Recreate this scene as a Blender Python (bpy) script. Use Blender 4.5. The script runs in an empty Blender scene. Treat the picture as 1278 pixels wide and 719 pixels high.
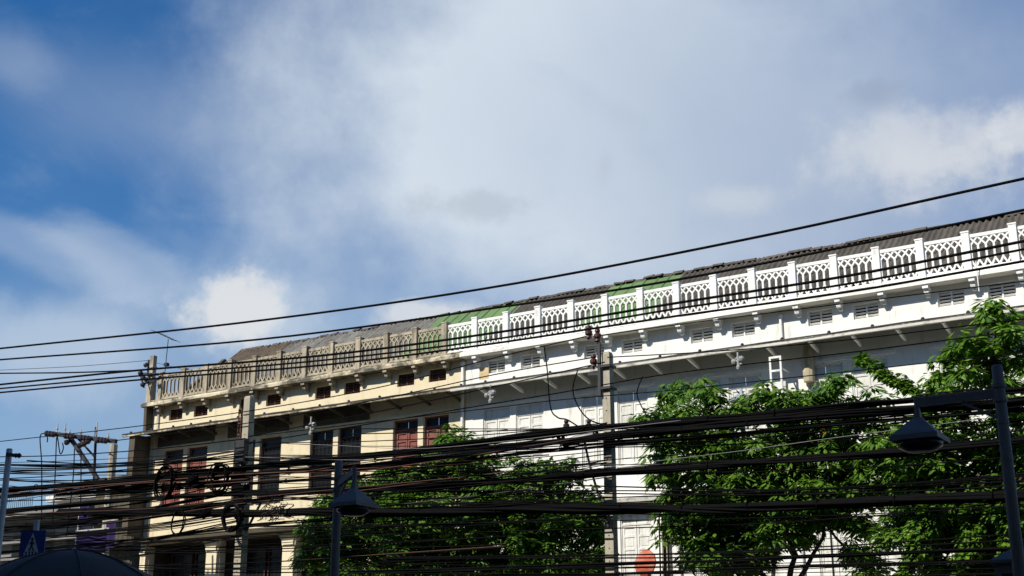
import bpy, math, random
from mathutils import Vector, Matrix
random.seed(7)
R_ = math.radians
SC = bpy.context.scene
COL = SC.collection

# ------------------------------------------------------------------ camera
# world axes: x = along the street (to the right, nearer), y = across the street towards the row, z = up
PITCH, YAW, FPX = R_(16.9), R_(32.5), 1652.0
EYE = Vector((0, 0, 1.6))
cam_d = bpy.data.cameras.new('camera'); cam = bpy.data.objects.new('camera', cam_d); COL.objects.link(cam)
cam_d.sensor_width = 36.0; cam_d.lens = FPX / 1278 * 36.0; cam_d.clip_end = 6000; cam_d.clip_start = 0.1
cam.location = EYE; cam.rotation_euler = (math.pi/2 + PITCH, 0, YAW)
SC.camera = cam
SC.render.resolution_x, SC.render.resolution_y = 1024, 576

FH = Vector((-math.sin(YAW), math.cos(YAW), 0)); RT = Vector((math.cos(YAW), math.sin(YAW), 0)); ZZ = Vector((0, 0, 1))
FW = FH*math.cos(PITCH) + ZZ*math.sin(PITCH); UPV = ZZ*math.cos(PITCH) - FH*math.sin(PITCH)
def sight(x, y):
    return FW + RT*((x-639)/FPX) - UPV*((y-359.5)/FPX)
def at(x, y, D):
    """point of the vertical plane y = D (parallel to the street)"""
    r = sight(x, y); return EYE + r*(D/r.y)
def metres(px, P):
    return px*(Vector(P)-EYE).dot(FW)/FPX

# ------------------------------------------------------------------ sun and sky
SUN_AZ, SUN_EL = R_(18), R_(41)         # azimuth left of the facade's normal
SDIR = Vector((-math.sin(SUN_AZ)*math.cos(SUN_EL), -math.cos(SUN_AZ)*math.cos(SUN_EL), math.sin(SUN_EL)))
sd = bpy.data.lights.new('sun', 'SUN'); sd.energy = 5.0; sd.angle = R_(0.5); sd.color = (1, 0.945, 0.84)
sun = bpy.data.objects.new('sun', sd); COL.objects.link(sun)
sun.rotation_euler = SDIR.to_track_quat('Z', 'Y').to_euler(); sun.location = (-20, -30, 60)

SKY_STRENGTH = 0.085
world = bpy.data.worlds.new('World'); SC.world = world; world.use_nodes = True
wt = world.node_tree; wt.nodes.clear()
def wn(t, **k):
    n = wt.nodes.new(t)
    for a, b in k.items(): setattr(n, a, b)
    return n
def wmath(op, a, b=None, clamp=False):
    n = wn('ShaderNodeMath', operation=op); n.use_clamp = clamp
    for i, v in enumerate((a, b)):
        if v is None: continue
        if isinstance(v, (int, float)): n.inputs[i].default_value = v
        else: wt.links.new(v, n.inputs[i])
    return n.outputs[0]
def wdot(vec, c):
    n = wn('ShaderNodeVectorMath', operation='DOT_PRODUCT'); wt.links.new(vec, n.inputs[0]); n.inputs[1].default_value = tuple(c)
    return n.outputs['Value']
def wstep(v, lo, hi):
    n = wn('ShaderNodeMapRange', interpolation_type='SMOOTHSTEP'); wt.links.new(v, n.inputs[0])
    n.inputs[1].default_value = lo; n.inputs[2].default_value = hi; n.inputs[3].default_value = 0; n.inputs[4].default_value = 1
    return n.outputs[0]
sky = wn('ShaderNodeTexSky', sky_type='NISHITA'); sky.sun_disc = False
sky.sun_elevation = SUN_EL; sky.sun_rotation = math.atan2(SDIR.x, SDIR.y)
sky.air_density = 1.0; sky.dust_density = 0.1; sky.ozone_density = 2.0
tc = wn('ShaderNodeTexCoord'); DIR = tc.outputs['Generated']
def wnoise(scale, detail, rough, stretch=(1, 1, 1), rot=(0, 0, 0), dist=0.0):
    m = wn('ShaderNodeMapping'); wt.links.new(DIR, m.inputs[0]); m.inputs['Scale'].default_value = stretch; m.inputs['Rotation'].default_value = rot
    n = wn('ShaderNodeTexNoise'); wt.links.new(m.outputs[0], n.inputs['Vector'])
    n.inputs['Scale'].default_value = scale; n.inputs['Detail'].default_value = detail; n.inputs['Roughness'].default_value = rough
    n.inputs['Distortion'].default_value = dist
    return n.outputs['Fac']
N_BIG = wnoise(3.2, 6, .55, dist=.4); N_MID = wnoise(9, 8, .6); N_FINE = wnoise(22, 8, .62); N_CIR = wnoise(5, 7, .6, (1, 1, 2.6), (0, .5, .6), .8)
def cloud(x, y, rx, ry, noise, amp, lo, hi, tilt=0):
    """a cloud standing in the direction of (x, y): an ellipse broken up by noise"""
    c = sight(x, y).normalized(); t = R_(tilt)
    r = RT*math.cos(t) + UPV*math.sin(t); u = UPV*math.cos(t) - RT*math.sin(t)
    a = wmath('MULTIPLY', wmath('SUBTRACT', wdot(DIR, r), c.dot(r)), FPX/rx)
    b = wmath('MULTIPLY', wmath('SUBTRACT', wdot(DIR, u), c.dot(u)), FPX/ry)
    e = wmath('SQRT', wmath('ADD', wmath('MULTIPLY', a, a), wmath('MULTIPLY', b, b)))
    e = wmath('ADD', e, wmath('MULTIPLY', wmath('SUBTRACT', noise, .5), amp))
    back = wstep(wdot(DIR, FW), 0, .3)
    return wmath('MULTIPLY', wmath('SUBTRACT', 1.0, wstep(e, lo, hi)), back)
hs = wn('ShaderNodeHueSaturation'); hs.inputs['Hue'].default_value = .506; hs.inputs['Saturation'].default_value = 1.42; hs.inputs['Value'].default_value = 1.1; wt.links.new(sky.outputs[0], hs.inputs['Color'])
col = hs.outputs[0]
def lay(mask, rgb, k):
    global col
    m = wn('ShaderNodeMix', data_type='RGBA'); wt.links.new(wmath('MULTIPLY', mask, k, True), m.inputs[0])
    wt.links.new(col, m.inputs[6]); m.inputs[7].default_value = (*rgb, 1); col = m.outputs[2]
VEIL = (6.4, 7.2, 8.1); PUFF = (7.4, 7.6, 7.8); DIM = (4.6, 5.2, 6.1)
lay(wstep(N_BIG, .35, .8), VEIL, .10)                       # thin high haze everywhere
lay(wstep(N_CIR, .5, .78), VEIL, .13)                        # cirrus streaks everywhere
N_VEIL = wmath('ADD', wmath('MULTIPLY', N_BIG, .62), wmath('MULTIPLY', N_MID, .38))
N_TEX = wmath('ADD', wmath('MULTIPLY', N_CIR, .5), wmath('ADD', wmath('MULTIPLY', N_FINE, .2), .74))
lay(wmath('MULTIPLY', cloud(735, 150, 500, 390, N_VEIL, 1.9, .3, 1.2, 6), N_TEX), VEIL, .95)
lay(cloud(1190, 190, 460, 330, N_BIG, 1.2, .2, 1.5), (3.3, 4.2, 5.9), .75)
lay(cloud(380, 500, 560, 170, N_BIG, 1.2, .2, 1.5), (3.3, 4.5, 6.2), .7)
lay(cloud(40, 305, 130, 30, N_CIR, 2.4, .2, 1.2, -26), VEIL, .24)
lay(cloud(165, 335, 120, 34, N_CIR, 2.6, .2, 1.2, -30), VEIL, .30)
lay(cloud(40, 425, 170, 60, N_MID, 2.2, .2, 1.35), VEIL, .5)
lay(cloud(25, 75, 45, 40, N_MID, 2.0, .1, 1.4), VEIL, .18)
lay(cloud(200, 150, 220, 70, N_CIR, 1.8, .1, 1.5, -14), VEIL, .16)
lay(cloud(300, 392, 95, 62, N_MID, 2.4, .1, 1.3), VEIL, .55)
lay(cloud(285, 382, 62, 50, N_FINE, 2.4, .45, 1.12), PUFF, .9)
lay(cloud(540, 392, 75, 22, N_FINE, 2.0, .4, 1.2), PUFF, .75)
lay(cloud(1150, 195, 130, 60, N_FINE, 2.6, .2, 1.35), PUFF, .58)
lay(cloud(1190, 205, 80, 34, N_FINE, 2.6, .3, 1.2), PUFF, .35)
lay(cloud(1285, 165, 42, 30, N_FINE, 2.2, .3, 1.2), PUFF, .6)
lay(cloud(920, 248, 55, 20, N_FINE, 2.4, .1, 1.3), PUFF, .32)
lay(cloud(580, 255, 85, 22, N_FINE, 3.2, .2, 1.25), DIM, .6)
lay(cloud(1085, 115, 40, 22, N_FINE, 3.0, .2, 1.2), (3.0, 3.7, 5.0), .5)
lay(cloud(755, 212, 14, 26, N_FINE, 2.5, .2, 1.2), DIM, .35)
bg = wn('ShaderNodeBackground'); bg.inputs[1].default_value = SKY_STRENGTH; wt.links.new(col, bg.inputs[0])
wo = wn('ShaderNodeOutputWorld'); wt.links.new(bg.outputs[0], wo.inputs[0])

vs = SC.view_settings; vs.view_transform = 'Standard'; vs.look = 'None'; vs.gamma = 1.0; vs.exposure = 0.25; vs.use_curve_mapping = False
SC.render.engine = 'CYCLES'
SC.cycles.max_bounces = 6; SC.cycles.diffuse_bounces = 3; SC.cycles.transparent_max_bounces = 6

# ------------------------------------------------------------------ materials
MATS = {}
def mat(name, rgb, rough=.8, var=.15, scale=6, dirt=None, dirt_amt=0., dirt_scale=1.5, streak=False, metal=0., bump=0., spec=.3, sharp=(.45, .7), bscale=None):
    if name in MATS: return MATS[name]
    m = bpy.data.materials.new(name); m.use_nodes = True; t = m.node_tree; n = t.nodes; L = t.links
    b = n['Principled BSDF']; b.inputs['Roughness'].default_value = rough; b.inputs['Metallic'].default_value = metal
    b.inputs['Specular IOR Level'].default_value = spec
    g = n.new('ShaderNodeNewGeometry')
    no = n.new('ShaderNodeTexNoise'); no.inputs['Scale'].default_value = scale; no.inputs['Detail'].default_value = 7; no.inputs['Roughness'].default_value = .65
    L.new(g.outputs['Position'], no.inputs['Vector'])
    mr = n.new('ShaderNodeMapRange'); L.new(no.outputs['Fac'], mr.inputs[0])
    mr.inputs[1].default_value = .25; mr.inputs[2].default_value = .75; mr.inputs[3].default_value = 1-var; mr.inputs[4].default_value = 1+var*.6
    oi = n.new('ShaderNodeObjectInfo')
    rr = n.new('ShaderNodeMapRange'); L.new(oi.outputs['Random'], rr.inputs[0]); rr.inputs[3].default_value = 1-var*.5; rr.inputs[4].default_value = 1+var*.4
    mu = n.new('ShaderNodeMath'); mu.operation = 'MULTIPLY'; L.new(mr.outputs[0], mu.inputs[0]); L.new(rr.outputs[0], mu.inputs[1])
    vm = n.new('ShaderNodeVectorMath'); vm.operation = 'SCALE'; vm.inputs[0].default_value = rgb; L.new(mu.outputs[0], vm.inputs['Scale'])
    out = vm.outputs[0]
    if dirt is not None:
        mp = n.new('ShaderNodeMapping'); L.new(g.outputs['Position'], mp.inputs[0])
        mp.inputs['Scale'].default_value = (3.2, 3.2, .55) if streak else (1, 1, 1)
        d = n.new('ShaderNodeTexNoise'); d.inputs['Scale'].default_value = dirt_scale; d.inputs['Detail'].default_value = 9; d.inputs['Roughness'].default_value = .72
        L.new(mp.outputs[0], d.inputs['Vector'])
        s = n.new('ShaderNodeMapRange'); s.interpolation_type = 'SMOOTHSTEP'; L.new(d.outputs['Fac'], s.inputs[0])
        s.inputs[1].default_value, s.inputs[2].default_value = sharp; s.inputs[4].default_value = dirt_amt
        mx = n.new('ShaderNodeMix'); mx.data_type = 'RGBA'; L.new(s.outputs[0], mx.inputs[0]); L.new(out, mx.inputs[6]); mx.inputs[7].default_value = (*dirt, 1)
        out = mx.outputs[2]
    L.new(out, b.inputs['Base Color'])
    if bump:
        bn = n.new('ShaderNodeTexNoise'); bn.inputs['Scale'].default_value = bscale or scale*4; bn.inputs['Detail'].default_value = 5; L.new(g.outputs['Position'], bn.inputs['Vector'])
        bu = n.new('ShaderNodeBump'); bu.inputs['Strength'].default_value = bump; bu.inputs['Distance'].default_value = .02
        L.new(bn.outputs['Fac'], bu.inputs['Height']); L.new(bu.outputs[0], b.inputs['Normal'])
    MATS[name] = m; return m
M_WHITE = mat('white_wall_paint', (.76, .745, .70), .85, .10, .9, (.30, .27, .2), .7, .9, True, bump=.25, sharp=(.53, .75))
M_CREAM = mat('cream_wall_paint', (.69, .60, .41), .85, .1, 2, (.22, .18, .11), .8, .9, True, bump=.2, sharp=(.52, .78))
M_WTRIM = mat('white_trim_paint', (.78, .775, .74), .8, .12, 3, (.22, .2, .15), .75, 1.3, True, sharp=(.54, .75))
M_TAN = mat('weathered_tan_cement', (.40, .345, .25), .9, .22, 4, (.06, .052, .04), .85, 1.6, True, bump=.3, sharp=(.44, .68))
M_TANC = mat('mouldy_cornice_cement', (.56, .49, .35), .9, .2, 3, (.045, .042, .035), .92, 1.1, False, bump=.35, sharp=(.40, .57))
M_WCOR = mat('white_cornice_cement', (.74, .72, .66), .85, .1, 3, (.13, .12, .09), .75, .8, False, bump=.2, sharp=(.54, .72))
M_DKWALL = mat('dark_wall', (.10, .085, .06), .95, .35, 3, (.03, .028, .022), .8, 1.2, True, bump=.3)  # near-black with darker streaks; also carries the fin walls' shade
M_ASB = mat('weathered_corrugated_sheet', (.095, .084, .07), .95, .3, 3, (.045, .04, .034), .8, 1.4, False, bump=.4)
M_ASB2 = mat('patched_grey_sheet', (.22, .21, .19), .95, .45, 2.5, (.09, .075, .055), .85, 1.7, False, bump=.4)
M_BTILE = mat('brown_roof_sheet', (.15, .115, .08), .95, .4, 3, (.05, .04, .03), .8, 2, False, bump=.4)
M_GREEN = mat('green_metal_sheet', (.125, .21, .085), .7, .14, 2, (.10, .12, .07), .6, 1.5, spec=.15)
M_RIDGE = mat('ridge_tile_clay', (.10, .085, .072), .95, .5, 5, bump=.3)
M_RED = mat('red_brown_wood', (.21, .07, .055), .7, .25, 5, (.12, .05, .035), .5, 2)
M_DRED = mat('dark_maroon_louvre', (.075, .032, .026), .7, .25, 5)
M_WSHUT = mat('white_shutter_paint', (.68, .675, .63), .7, .14, 3, (.3, .28, .22), .55, 1.5, True)
M_DARK = mat('dark_opening', (.012, .011, .010), .6, .2, 3)
M_GLASS = mat('dark_window_glass', (.010, .011, .012), .3, .1, 3, spec=.15)
M_CURT = mat('grey_curtain', (.09, .085, .08), .9, .4, 9)
M_CANOPY = mat('grey_canopy_sheet', (.15, .145, .125), .85, .2, 3, (.10, .09, .07), .5, 2)
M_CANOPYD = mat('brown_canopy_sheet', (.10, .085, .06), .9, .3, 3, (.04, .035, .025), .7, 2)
M_FASC = mat('dirty_white_fascia', (.6, .58, .52), .7, .12, 5, (.12, .11, .09), .7, 1.4, False, sharp=(.5, .66))
M_FLASH = mat('dark_flashing', (.045, .045, .042), .7, .3, 5)
M_CONC = mat('pole_concrete', (.37, .335, .26), .9, .15, 6, (.16, .14, .11), .6, 2.5, True, bump=.3)
M_STEEL = mat('dark_steel', (.045, .045, .05), .55, .2, 8, metal=.3)
M_GALV = mat('galvanised_steel', (.46, .45, .43), .5, .2, 6, metal=.15)
M_LAMP = mat('slate_grey_paint', (.125, .105, .098), .6, .1, 6)
M_BLACK = mat('black_cable_sheath', (.004, .004, .0045), .8, .3, 12, spec=.05)
M_GREYC = mat('grey_cable_sheath', (.03, .03, .032), .6, .3, 12)
M_PALEC = mat('pale_cable', (.2, .2, .2), .5, .2, 12)
M_RUST = mat('orange_brown_cable', (.075, .03, .018), .6, .35, 12)
M_CER = mat('brown_porcelain', (.06, .02, .015), .3, .2, 9, spec=.5)
M_BCER = mat('black_porcelain', (.03, .018, .014), .3, .2, 9, spec=.5)
M_WCER = mat('pale_grey_plastic', (.3, .3, .3), .5, .15, 9)
M_BARK = mat('dark_bark', (.055, .043, .032), .95, .35, 9, bump=.5)
M_ASPH = mat('asphalt', (.055, .055, .056), .95, .25, 4, bump=.4)
M_PAVE = mat('pavement_concrete', (.13, .125, .115), .9, .2, 3, (.07, .065, .06), .5, 1)
M_LINE = mat('road_paint', (.7, .7, .68), .8, .15, 8)
M_NAVY = mat('navy_canvas', (.055, .043, .04), .8, .15, 9, spec=.2)
M_BLUE = mat('sign_blue', (.015, .04, .17), .5, .08, 5)
M_SIGNW = mat('sign_white', (.45, .45, .45), .5, .05, 5)
M_SIGNK = mat('sign_black', (.01, .01, .01), .5, .05, 5)
M_PURP = mat('purple_cloth', (.02, .010, .075), .85, .2, 4)
M_ORNG = mat('orange_red_paint', (.46, .11, .06), .75, .15, 5, (.5, .3, .24), .6, 3.5)
M_REDP = mat('red_paint', (.55, .04, .03), .6, .1, 5)

def leaf_mat(name, rgb, tr):
    m = bpy.data.materials.new(name); m.use_nodes = True; t = m.node_tree; n = t.nodes; L = t.links
    b = n['Principled BSDF']; b.inputs['Roughness'].default_value = .5; b.inputs['Specular IOR Level'].default_value = .3
    g = n.new('ShaderNodeNewGeometry')
    hs = n.new('ShaderNodeHueSaturation'); hs.inputs['Color'].default_value = (*rgb, 1)
    a = n.new('ShaderNodeMapRange'); L.new(g.outputs['Random Per Island'], a.inputs[0]); a.inputs[3].default_value = .6; a.inputs[4].default_value = 1.45
    h = n.new('ShaderNodeMapRange'); L.new(g.outputs['Random Per Island'], h.inputs[0]); h.inputs[3].default_value = .515; h.inputs[4].default_value = .47
    L.new(a.outputs[0], hs.inputs['Value']); L.new(h.outputs[0], hs.inputs['Hue'])
    L.new(hs.outputs[0], b.inputs['Base Color'])
    ts = n.new('ShaderNodeBsdfTranslucent'); ts.inputs[0].default_value = (rgb[0]*1.6, rgb[1]*1.5, rgb[2]*.8, 1)
    mx = n.new('ShaderNodeMixShader'); mx.inputs[0].default_value = tr
    L.new(b.outputs[0], mx.inputs[1]); L.new(ts.outputs[0], mx.inputs[2]); L.new(mx.outputs[0], n['Material Output'].inputs[0])
    return m
M_LEAF = leaf_mat('green_leaves', (.066, .160, .013), .26)
M_LEAF2 = leaf_mat('fresh_green_leaves', (.078, .185, .014), .30)

# ------------------------------------------------------------------ mesh helpers
class MB:
    def __init__(s): s.v = []; s.f = []
    def box(s, x0, x1, y0, y1, z0, z1):
        i = len(s.v)
        s.v += [(x, y, z) for z in (z0, z1) for y in (y0, y1) for x in (x0, x1)]
        s.f += [tuple(i+k for k in q) for q in ((0, 2, 3, 1), (4, 5, 7, 6), (0, 1, 5, 4), (2, 6, 7, 3), (0, 4, 6, 2), (1, 3, 7, 5))]
        return s
    def bar(s, a, b, w, h=None, up=(0, 0, 1)):
        """rectangular bar from a to b; w across, h along up"""
        h = h or w; a, b = Vector(a), Vector(b); d = (b-a).normalized(); u = Vector(up)
        if abs(d.dot(u)) > .98: u = Vector((0, 1, 0))
        sx = d.cross(u).normalized()*(w/2); sy = sx.cross(d).normalized()*(h/2)
        i = len(s.v)
        for p in (a, b):
            s.v += [tuple(p-sx-sy), tuple(p+sx-sy), tuple(p+sx+sy), tuple(p-sx+sy)]
        s.f += [tuple(i+k for k in q) for q in ((0, 1, 2, 3), (7, 6, 5, 4), (0, 4, 5, 1), (1, 5, 6, 2), (2, 6, 7, 3), (3, 7, 4, 0))]
        return s
    def tube(s, pts, r, n=6, cap=True):
        pts = [Vector(p) for p in pts]; i0 = len(s.v); k = len(pts)
        rs = r if isinstance(r, (list, tuple)) else [r]*k
        pu = None
        for j, p in enumerate(pts):
            d = (pts[min(j+1, k-1)]-pts[max(j-1, 0)]).normalized()
            u = Vector((0, 0, 1)) if abs(d.z) < .9 else Vector((0, 1, 0))
            if pu is not None:
                q = pu - d*pu.dot(d)
                if q.length > .2: u = q.normalized()
            sx = d.cross(u).normalized(); sy = sx.cross(d).normalized(); pu = sy
            for a in range(n):
                t = 2*math.pi*a/n; s.v.append(tuple(p + (sx*math.cos(t)+sy*math.sin(t))*rs[j]))
        for j in range(k-1):
            for a in range(n):
                b = (a+1) % n; s.f.append((i0+j*n+a, i0+j*n+b, i0+(j+1)*n+b, i0+(j+1)*n+a))
        if cap:
            s.f.append(tuple(i0+a for a in reversed(range(n)))); s.f.append(tuple(i0+(k-1)*n+a for a in range(n)))
        return s
    def lathe(s, prof, c=(0, 0, 0), n=10, rot=0., ax=None):
        """prof = [(radius, height)]; about z through c, or about the direction ax"""
        M = Matrix.Identity(3)
        if ax is not None: M = Vector(ax).normalized().to_track_quat('Z', 'Y').to_matrix()
        i0 = len(s.v); c = Vector(c)
        for r, z in prof:
            for a in range(n):
                t = rot+2*math.pi*a/n; s.v.append(tuple(c + M @ Vector((r*math.cos(t), r*math.sin(t), z))))
        for j in range(len(prof)-1):
            for a in range(n):
                b = (a+1) % n; s.f.append((i0+j*n+a, i0+j*n+b, i0+(j+1)*n+b, i0+(j+1)*n+a))
        s.f.append(tuple(i0+a for a in reversed(range(n)))); s.f.append(tuple(i0+(len(prof)-1)*n+a for a in range(n)))
        return s
    def profile_x(s, prof, xs, jit=0.):
        """closed profile [(y, z)] run along x through the stations xs"""
        i0 = len(s.v); n = len(prof)
        for x in xs:
            for (y, z) in prof:
                s.v.append((x, y+random.uniform(-jit, jit), z+random.uniform(-jit, jit)))
        for j in range(len(xs)-1):
            for a in range(n):
                b = (a+1) % n; s.f.append((i0+j*n+a, i0+j*n+b, i0+(j+1)*n+b, i0+(j+1)*n+a))
        s.f.append(tuple(i0+a for a in reversed(range(n)))); s.f.append(tuple(i0+(len(xs)-1)*n+a for a in range(n)))
        return s
    def mesh(s, name, m, smooth=False):
        me = bpy.data.meshes.new(name); me.from_pydata(s.v, [], s.f); me.validate()
        if m is not None: me.materials.append(m)
        if smooth: me.polygons.foreach_set('use_smooth', [True]*len(me.polygons))
        import bmesh
        bm = bmesh.new(); bm.from_mesh(me); bmesh.ops.recalc_face_normals(bm, faces=bm.faces); bm.to_mesh(me); bm.free()
        return me
    def build(s, name, m, parent=None, loc=(0, 0, 0), smooth=False):
        return link(name, s.mesh(name, m, smooth), parent, loc)
def link(name, me, parent=None, loc=(0, 0, 0), rot=None, m=None):
    o = bpy.data.objects.new(name, me); COL.objects.link(o); o.parent = parent; o.location = loc
    if rot: o.rotation_euler = rot
    if m is not None: o.material_slots[0].link = 'OBJECT'; o.material_slots[0].material = m
    return o
def tag(o, label, cat, group=None, kind=None):
    if label: o['label'] = label
    if cat: o['category'] = cat
    if group: o['group'] = group
    if kind: o['kind'] = kind
    return o
def empty(name, loc, label, cat, group=None, rz=0):
    o = bpy.data.objects.new(name, None); COL.objects.link(o); o.location = loc; o.rotation_euler = (0, 0, rz); o.empty_display_size = .2
    return tag(o, label, cat, group)
def structure(o): o['kind'] = 'structure'; return o
def rnd(a, b): return random.uniform(a, b)

# ------------------------------------------------------------------ ground, road, pavements
structure(MB().box(-900, 900, -900, 900, -.5, -.004).build('ground', M_PAVE))
structure(MB().box(-300, 300, 11.2, 26.4, -.3, .0).build('road', M_ASPH))
structure(MB().box(-300, 300, 26.4, 38.2, -.3, .13).build('pavement', M_PAVE))
structure(MB().box(-300, 300, -4.0, 11.2, -.3, .13).build('near_pavement', M_PAVE))
lm = MB()
for i in range(-18, 8): lm.box(i*6, i*6+3, 18.7, 18.85, .0, .004)
structure(lm.build('lane_marking', M_LINE))

# ------------------------------------------------------------------ the shophouse rows
WD = 38.25                       # wall plane
C0, UW = -40.25, 3.98            # first unit's centre and unit width
P0, PS = -40.49, 1.3325          # a post and the post spacing
cen = lambda k: C0 + UW*k
def wall_mesh(u0, u1, z0, z1, holes, D, deep):
    b = MB(); us = sorted({u0, u1, *[h[0] for h in holes], *[h[1] for h in holes]}); zs = sorted({z0, z1, *[h[2] for h in holes], *[h[3] for h in holes]})
    def q(*p): i = len(b.v); b.v.extend(p); b.f.append((i, i+1, i+2, i+3))
    for a, c in zip(us, us[1:]):
        for e, g in zip(zs, zs[1:]):
            m_, n_ = (a+c)/2, (e+g)/2
            if any(h[0] < m_ < h[1] and h[2] < n_ < h[3] for h in holes): continue
            q((a, D, e), (c, D, e), (c, D, g), (a, D, g))
    for h0, h1, h2, h3 in holes:
        q((h0, D, h2), (h0, D, h3), (h0, D+deep, h3), (h0, D+deep, h2)); q((h1, D, h2), (h1, D+deep, h2), (h1, D+deep, h3), (h1, D, h3))
        q((h0, D, h2), (h0, D+deep, h2), (h1, D+deep, h2), (h1, D, h2)); q((h0, D, h3), (h1, D, h3), (h1, D+deep, h3), (h0, D+deep, h3))
    return b
# --- shared pieces
def lattice():
    """cast balustrade panel: crossing pointed arches above five lights, zigzag below"""
    w = PS-.22; h = .90; n = 5; p = w/n; b = MB(); zt, zb = .65, .205; dep = .07; e = .0
    b.box(0, w, -dep/2-.012, dep/2+.012, h, h+.10); b.box(0, w, -dep/2-.012, dep/2+.012, -.08, 0)
    def strip(x0, z0, x1, z1, wd):
        nonlocal e
        if x0 > x1: x0, z0, x1, z1 = x1, z1, x0, z0
        if x1 <= 0 or x0 >= w: return
        if x0 < 0: z0 += (z1-z0)*(0-x0)/(x1-x0); x0 = 0
        if x1 > w: z1 = z0+(z1-z0)*(w-x0)/(x1-x0); x1 = w
        e = (e+.0017) % .012
        b.bar((x0, 0, z0), (x1, 0, z1), wd, dep-e, up=(0, 1, 0))
    for k in range(n+1):
        x = k*p
        b.bar((min(max(x, .018), w-.018), 0, zb-.02), (min(max(x, .018), w-.018), 0, zt+.03), .062, dep, up=(0, 1, 0))
        for s_ in (-1, 1):
            strip(x, zt, x+s_*p, h+.01, .05)
            strip(x, zb, x+s_*p*.5, zb-.215, .052)
    return b
lat_white = lattice().mesh('balustrade_panel', M_WTRIM)
post_b = MB().box(-.11, .11, -.12, .12, 0, 1.23)
post_b.box(-.125, .125, -.135, .135, 1.23, 1.275); post_b.box(-.12, .12, -.132, .132, 0, .1)
post_me = post_b.mesh('post', M_WTRIM)
brk = MB()
brk.box(-.085, .085, -.40, 0, .12, .22); brk.box(-.07, .07, -.30, 0, .02, .118); brk.lathe([(.07, -.068), (.07, .068)], (0, -.24, .02), 8, ax=(1, 0, 0)); brk.box(-.055, .055, -.14, 0, -.10, .018)
brk_me = brk.mesh('bracket', M_WTRIM)
def corr(w, l, pitch=.206, amp=.045):
    b = MB(); n = int(round(w/pitch))*6; rows = 3
    for j in range(rows+1):
        for i in range(n+1):
            b.v.append((w*i/n, l*j/rows, amp*math.sin(2*math.pi*i/6)))
    for j in range(rows):
        for i in range(n):
            a = j*(n+1)+i; b.f.append((a, a+1, a+n+2, a+n+1))
    return b
EAVE, RIDGE = (38.6, 13.36), (42.0, 16.04)
SLL = math.hypot(RIDGE[0]-EAVE[0], RIDGE[1]-EAVE[1]); SLA = math.atan2(RIDGE[1]-EAVE[1], RIDGE[0]-EAVE[0])
sheet_me = corr(1.03, SLL/2+.1).mesh('roof_sheet', M_ASB, True)
def rib_sheet():
    b = MB(); l = SLL/2+.1; x = 0; pts = []
    while x < 1.0: pts += [(x, 0), (x+.45, 0), (x+.465, .035), (x+.495, .035)]; x += .51
    pts.append((1.04, 0))
    for j in range(2):
        for (px_, pz) in pts: b.v.append((px_, l*j, pz))
    n = len(pts)
    for i in range(n-1): b.f.append((i, i+1, n+i+1, n+i))
    return b.mesh('roof_sheet', M_GREEN)
rib_me = rib_sheet()
ridge_me = MB().profile_x([(-.16, -.07), (-.09, .02), (0, .055), (.09, .02), (.16, -.07), (0, -.02)], [0, .4]).mesh('ridge_tile', M_RIDGE)

def shutter(w, h, leafm, panes=False):
    """one louvred or panelled leaf, hinge at x = 0"""
    b = MB(); b.box(0, w, 0, .03, 0, h); t = .075
    b.box(0, t, -.04, 0, 0, h); b.box(w-t, w, -.04, 0, 0, h)
    for z0, z1 in ((0, .1), (h*.30, h*.30+.08), (h*.58, h*.58+.08), (h*.80, h*.80+.08), (h-.09, h)): b.box(t, w-t, -.038, 0, z0, z1)
    b.box(t+.06, w-t-.06, -.02, 0, h*.30+.14, h*.58-.06); b.box(t+.06, w-t-.06, -.02, 0, .16, h*.30-.06)
    b.box(t+.06, w-t-.06, -.02, 0, h*.58+.14, h*.80-.05)
    return b
LEAF = {}
for nm, m_ in (('red', M_RED), ('white', M_WSHUT)): LEAF[nm] = shutter(.55, 1.98, m_).mesh('shutter_leaf', m_)
fr = MB(); fr.box(-.05, 0, -.03, .1, 0, 2.44); fr.box(1.13, 1.18, -.03, .1, 0, 2.44); fr.box(0, 1.13, -.028, .1, 2.38, 2.44); fr.box(0, 1.13, -.028, .1, 0, .05); fr.box(0, 1.13, -.026, .1, 2.04, 2.10)
FR = {'red': fr.mesh('window', M_RED), 'white': fr.mesh('window', M_WSHUT), 'dark': fr.mesh('window', M_DRED)}
gl = MB().box(0, .54, .04, .055, 0, .27).mesh('pane', M_GLASS)
glw = MB().box(0, .54, .04, .055, 0, .27).mesh('pane', M_WSHUT)
bigpane = MB().box(0, .55, .05, .06, 0, 1.98).mesh('pane', M_GLASS)
grille_b = MB()
for i in range(5): grille_b.box(.10+i*.22, .112+i*.22, .01, .02, .05, 2.04)
for i in range(6): grille_b.box(0, 1.13, .0205, .03, .3+i*.3, .312+i*.3)
grille_me = grille_b.mesh('grille', M_DARK)
curt_b = MB(); xs = [i*.03 for i in range(37)]
for i, x in enumerate(xs): curt_b.v += [(x, .16+.02*math.sin(i*1.3), .05), (x, .16+.02*math.sin(i*1.3+.5), 2.0)]
for i in range(36): curt_b.f.append((2*i, 2*i+2, 2*i+3, 2*i+1))
curt_me = curt_b.mesh('curtain', M_CURT)
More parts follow.
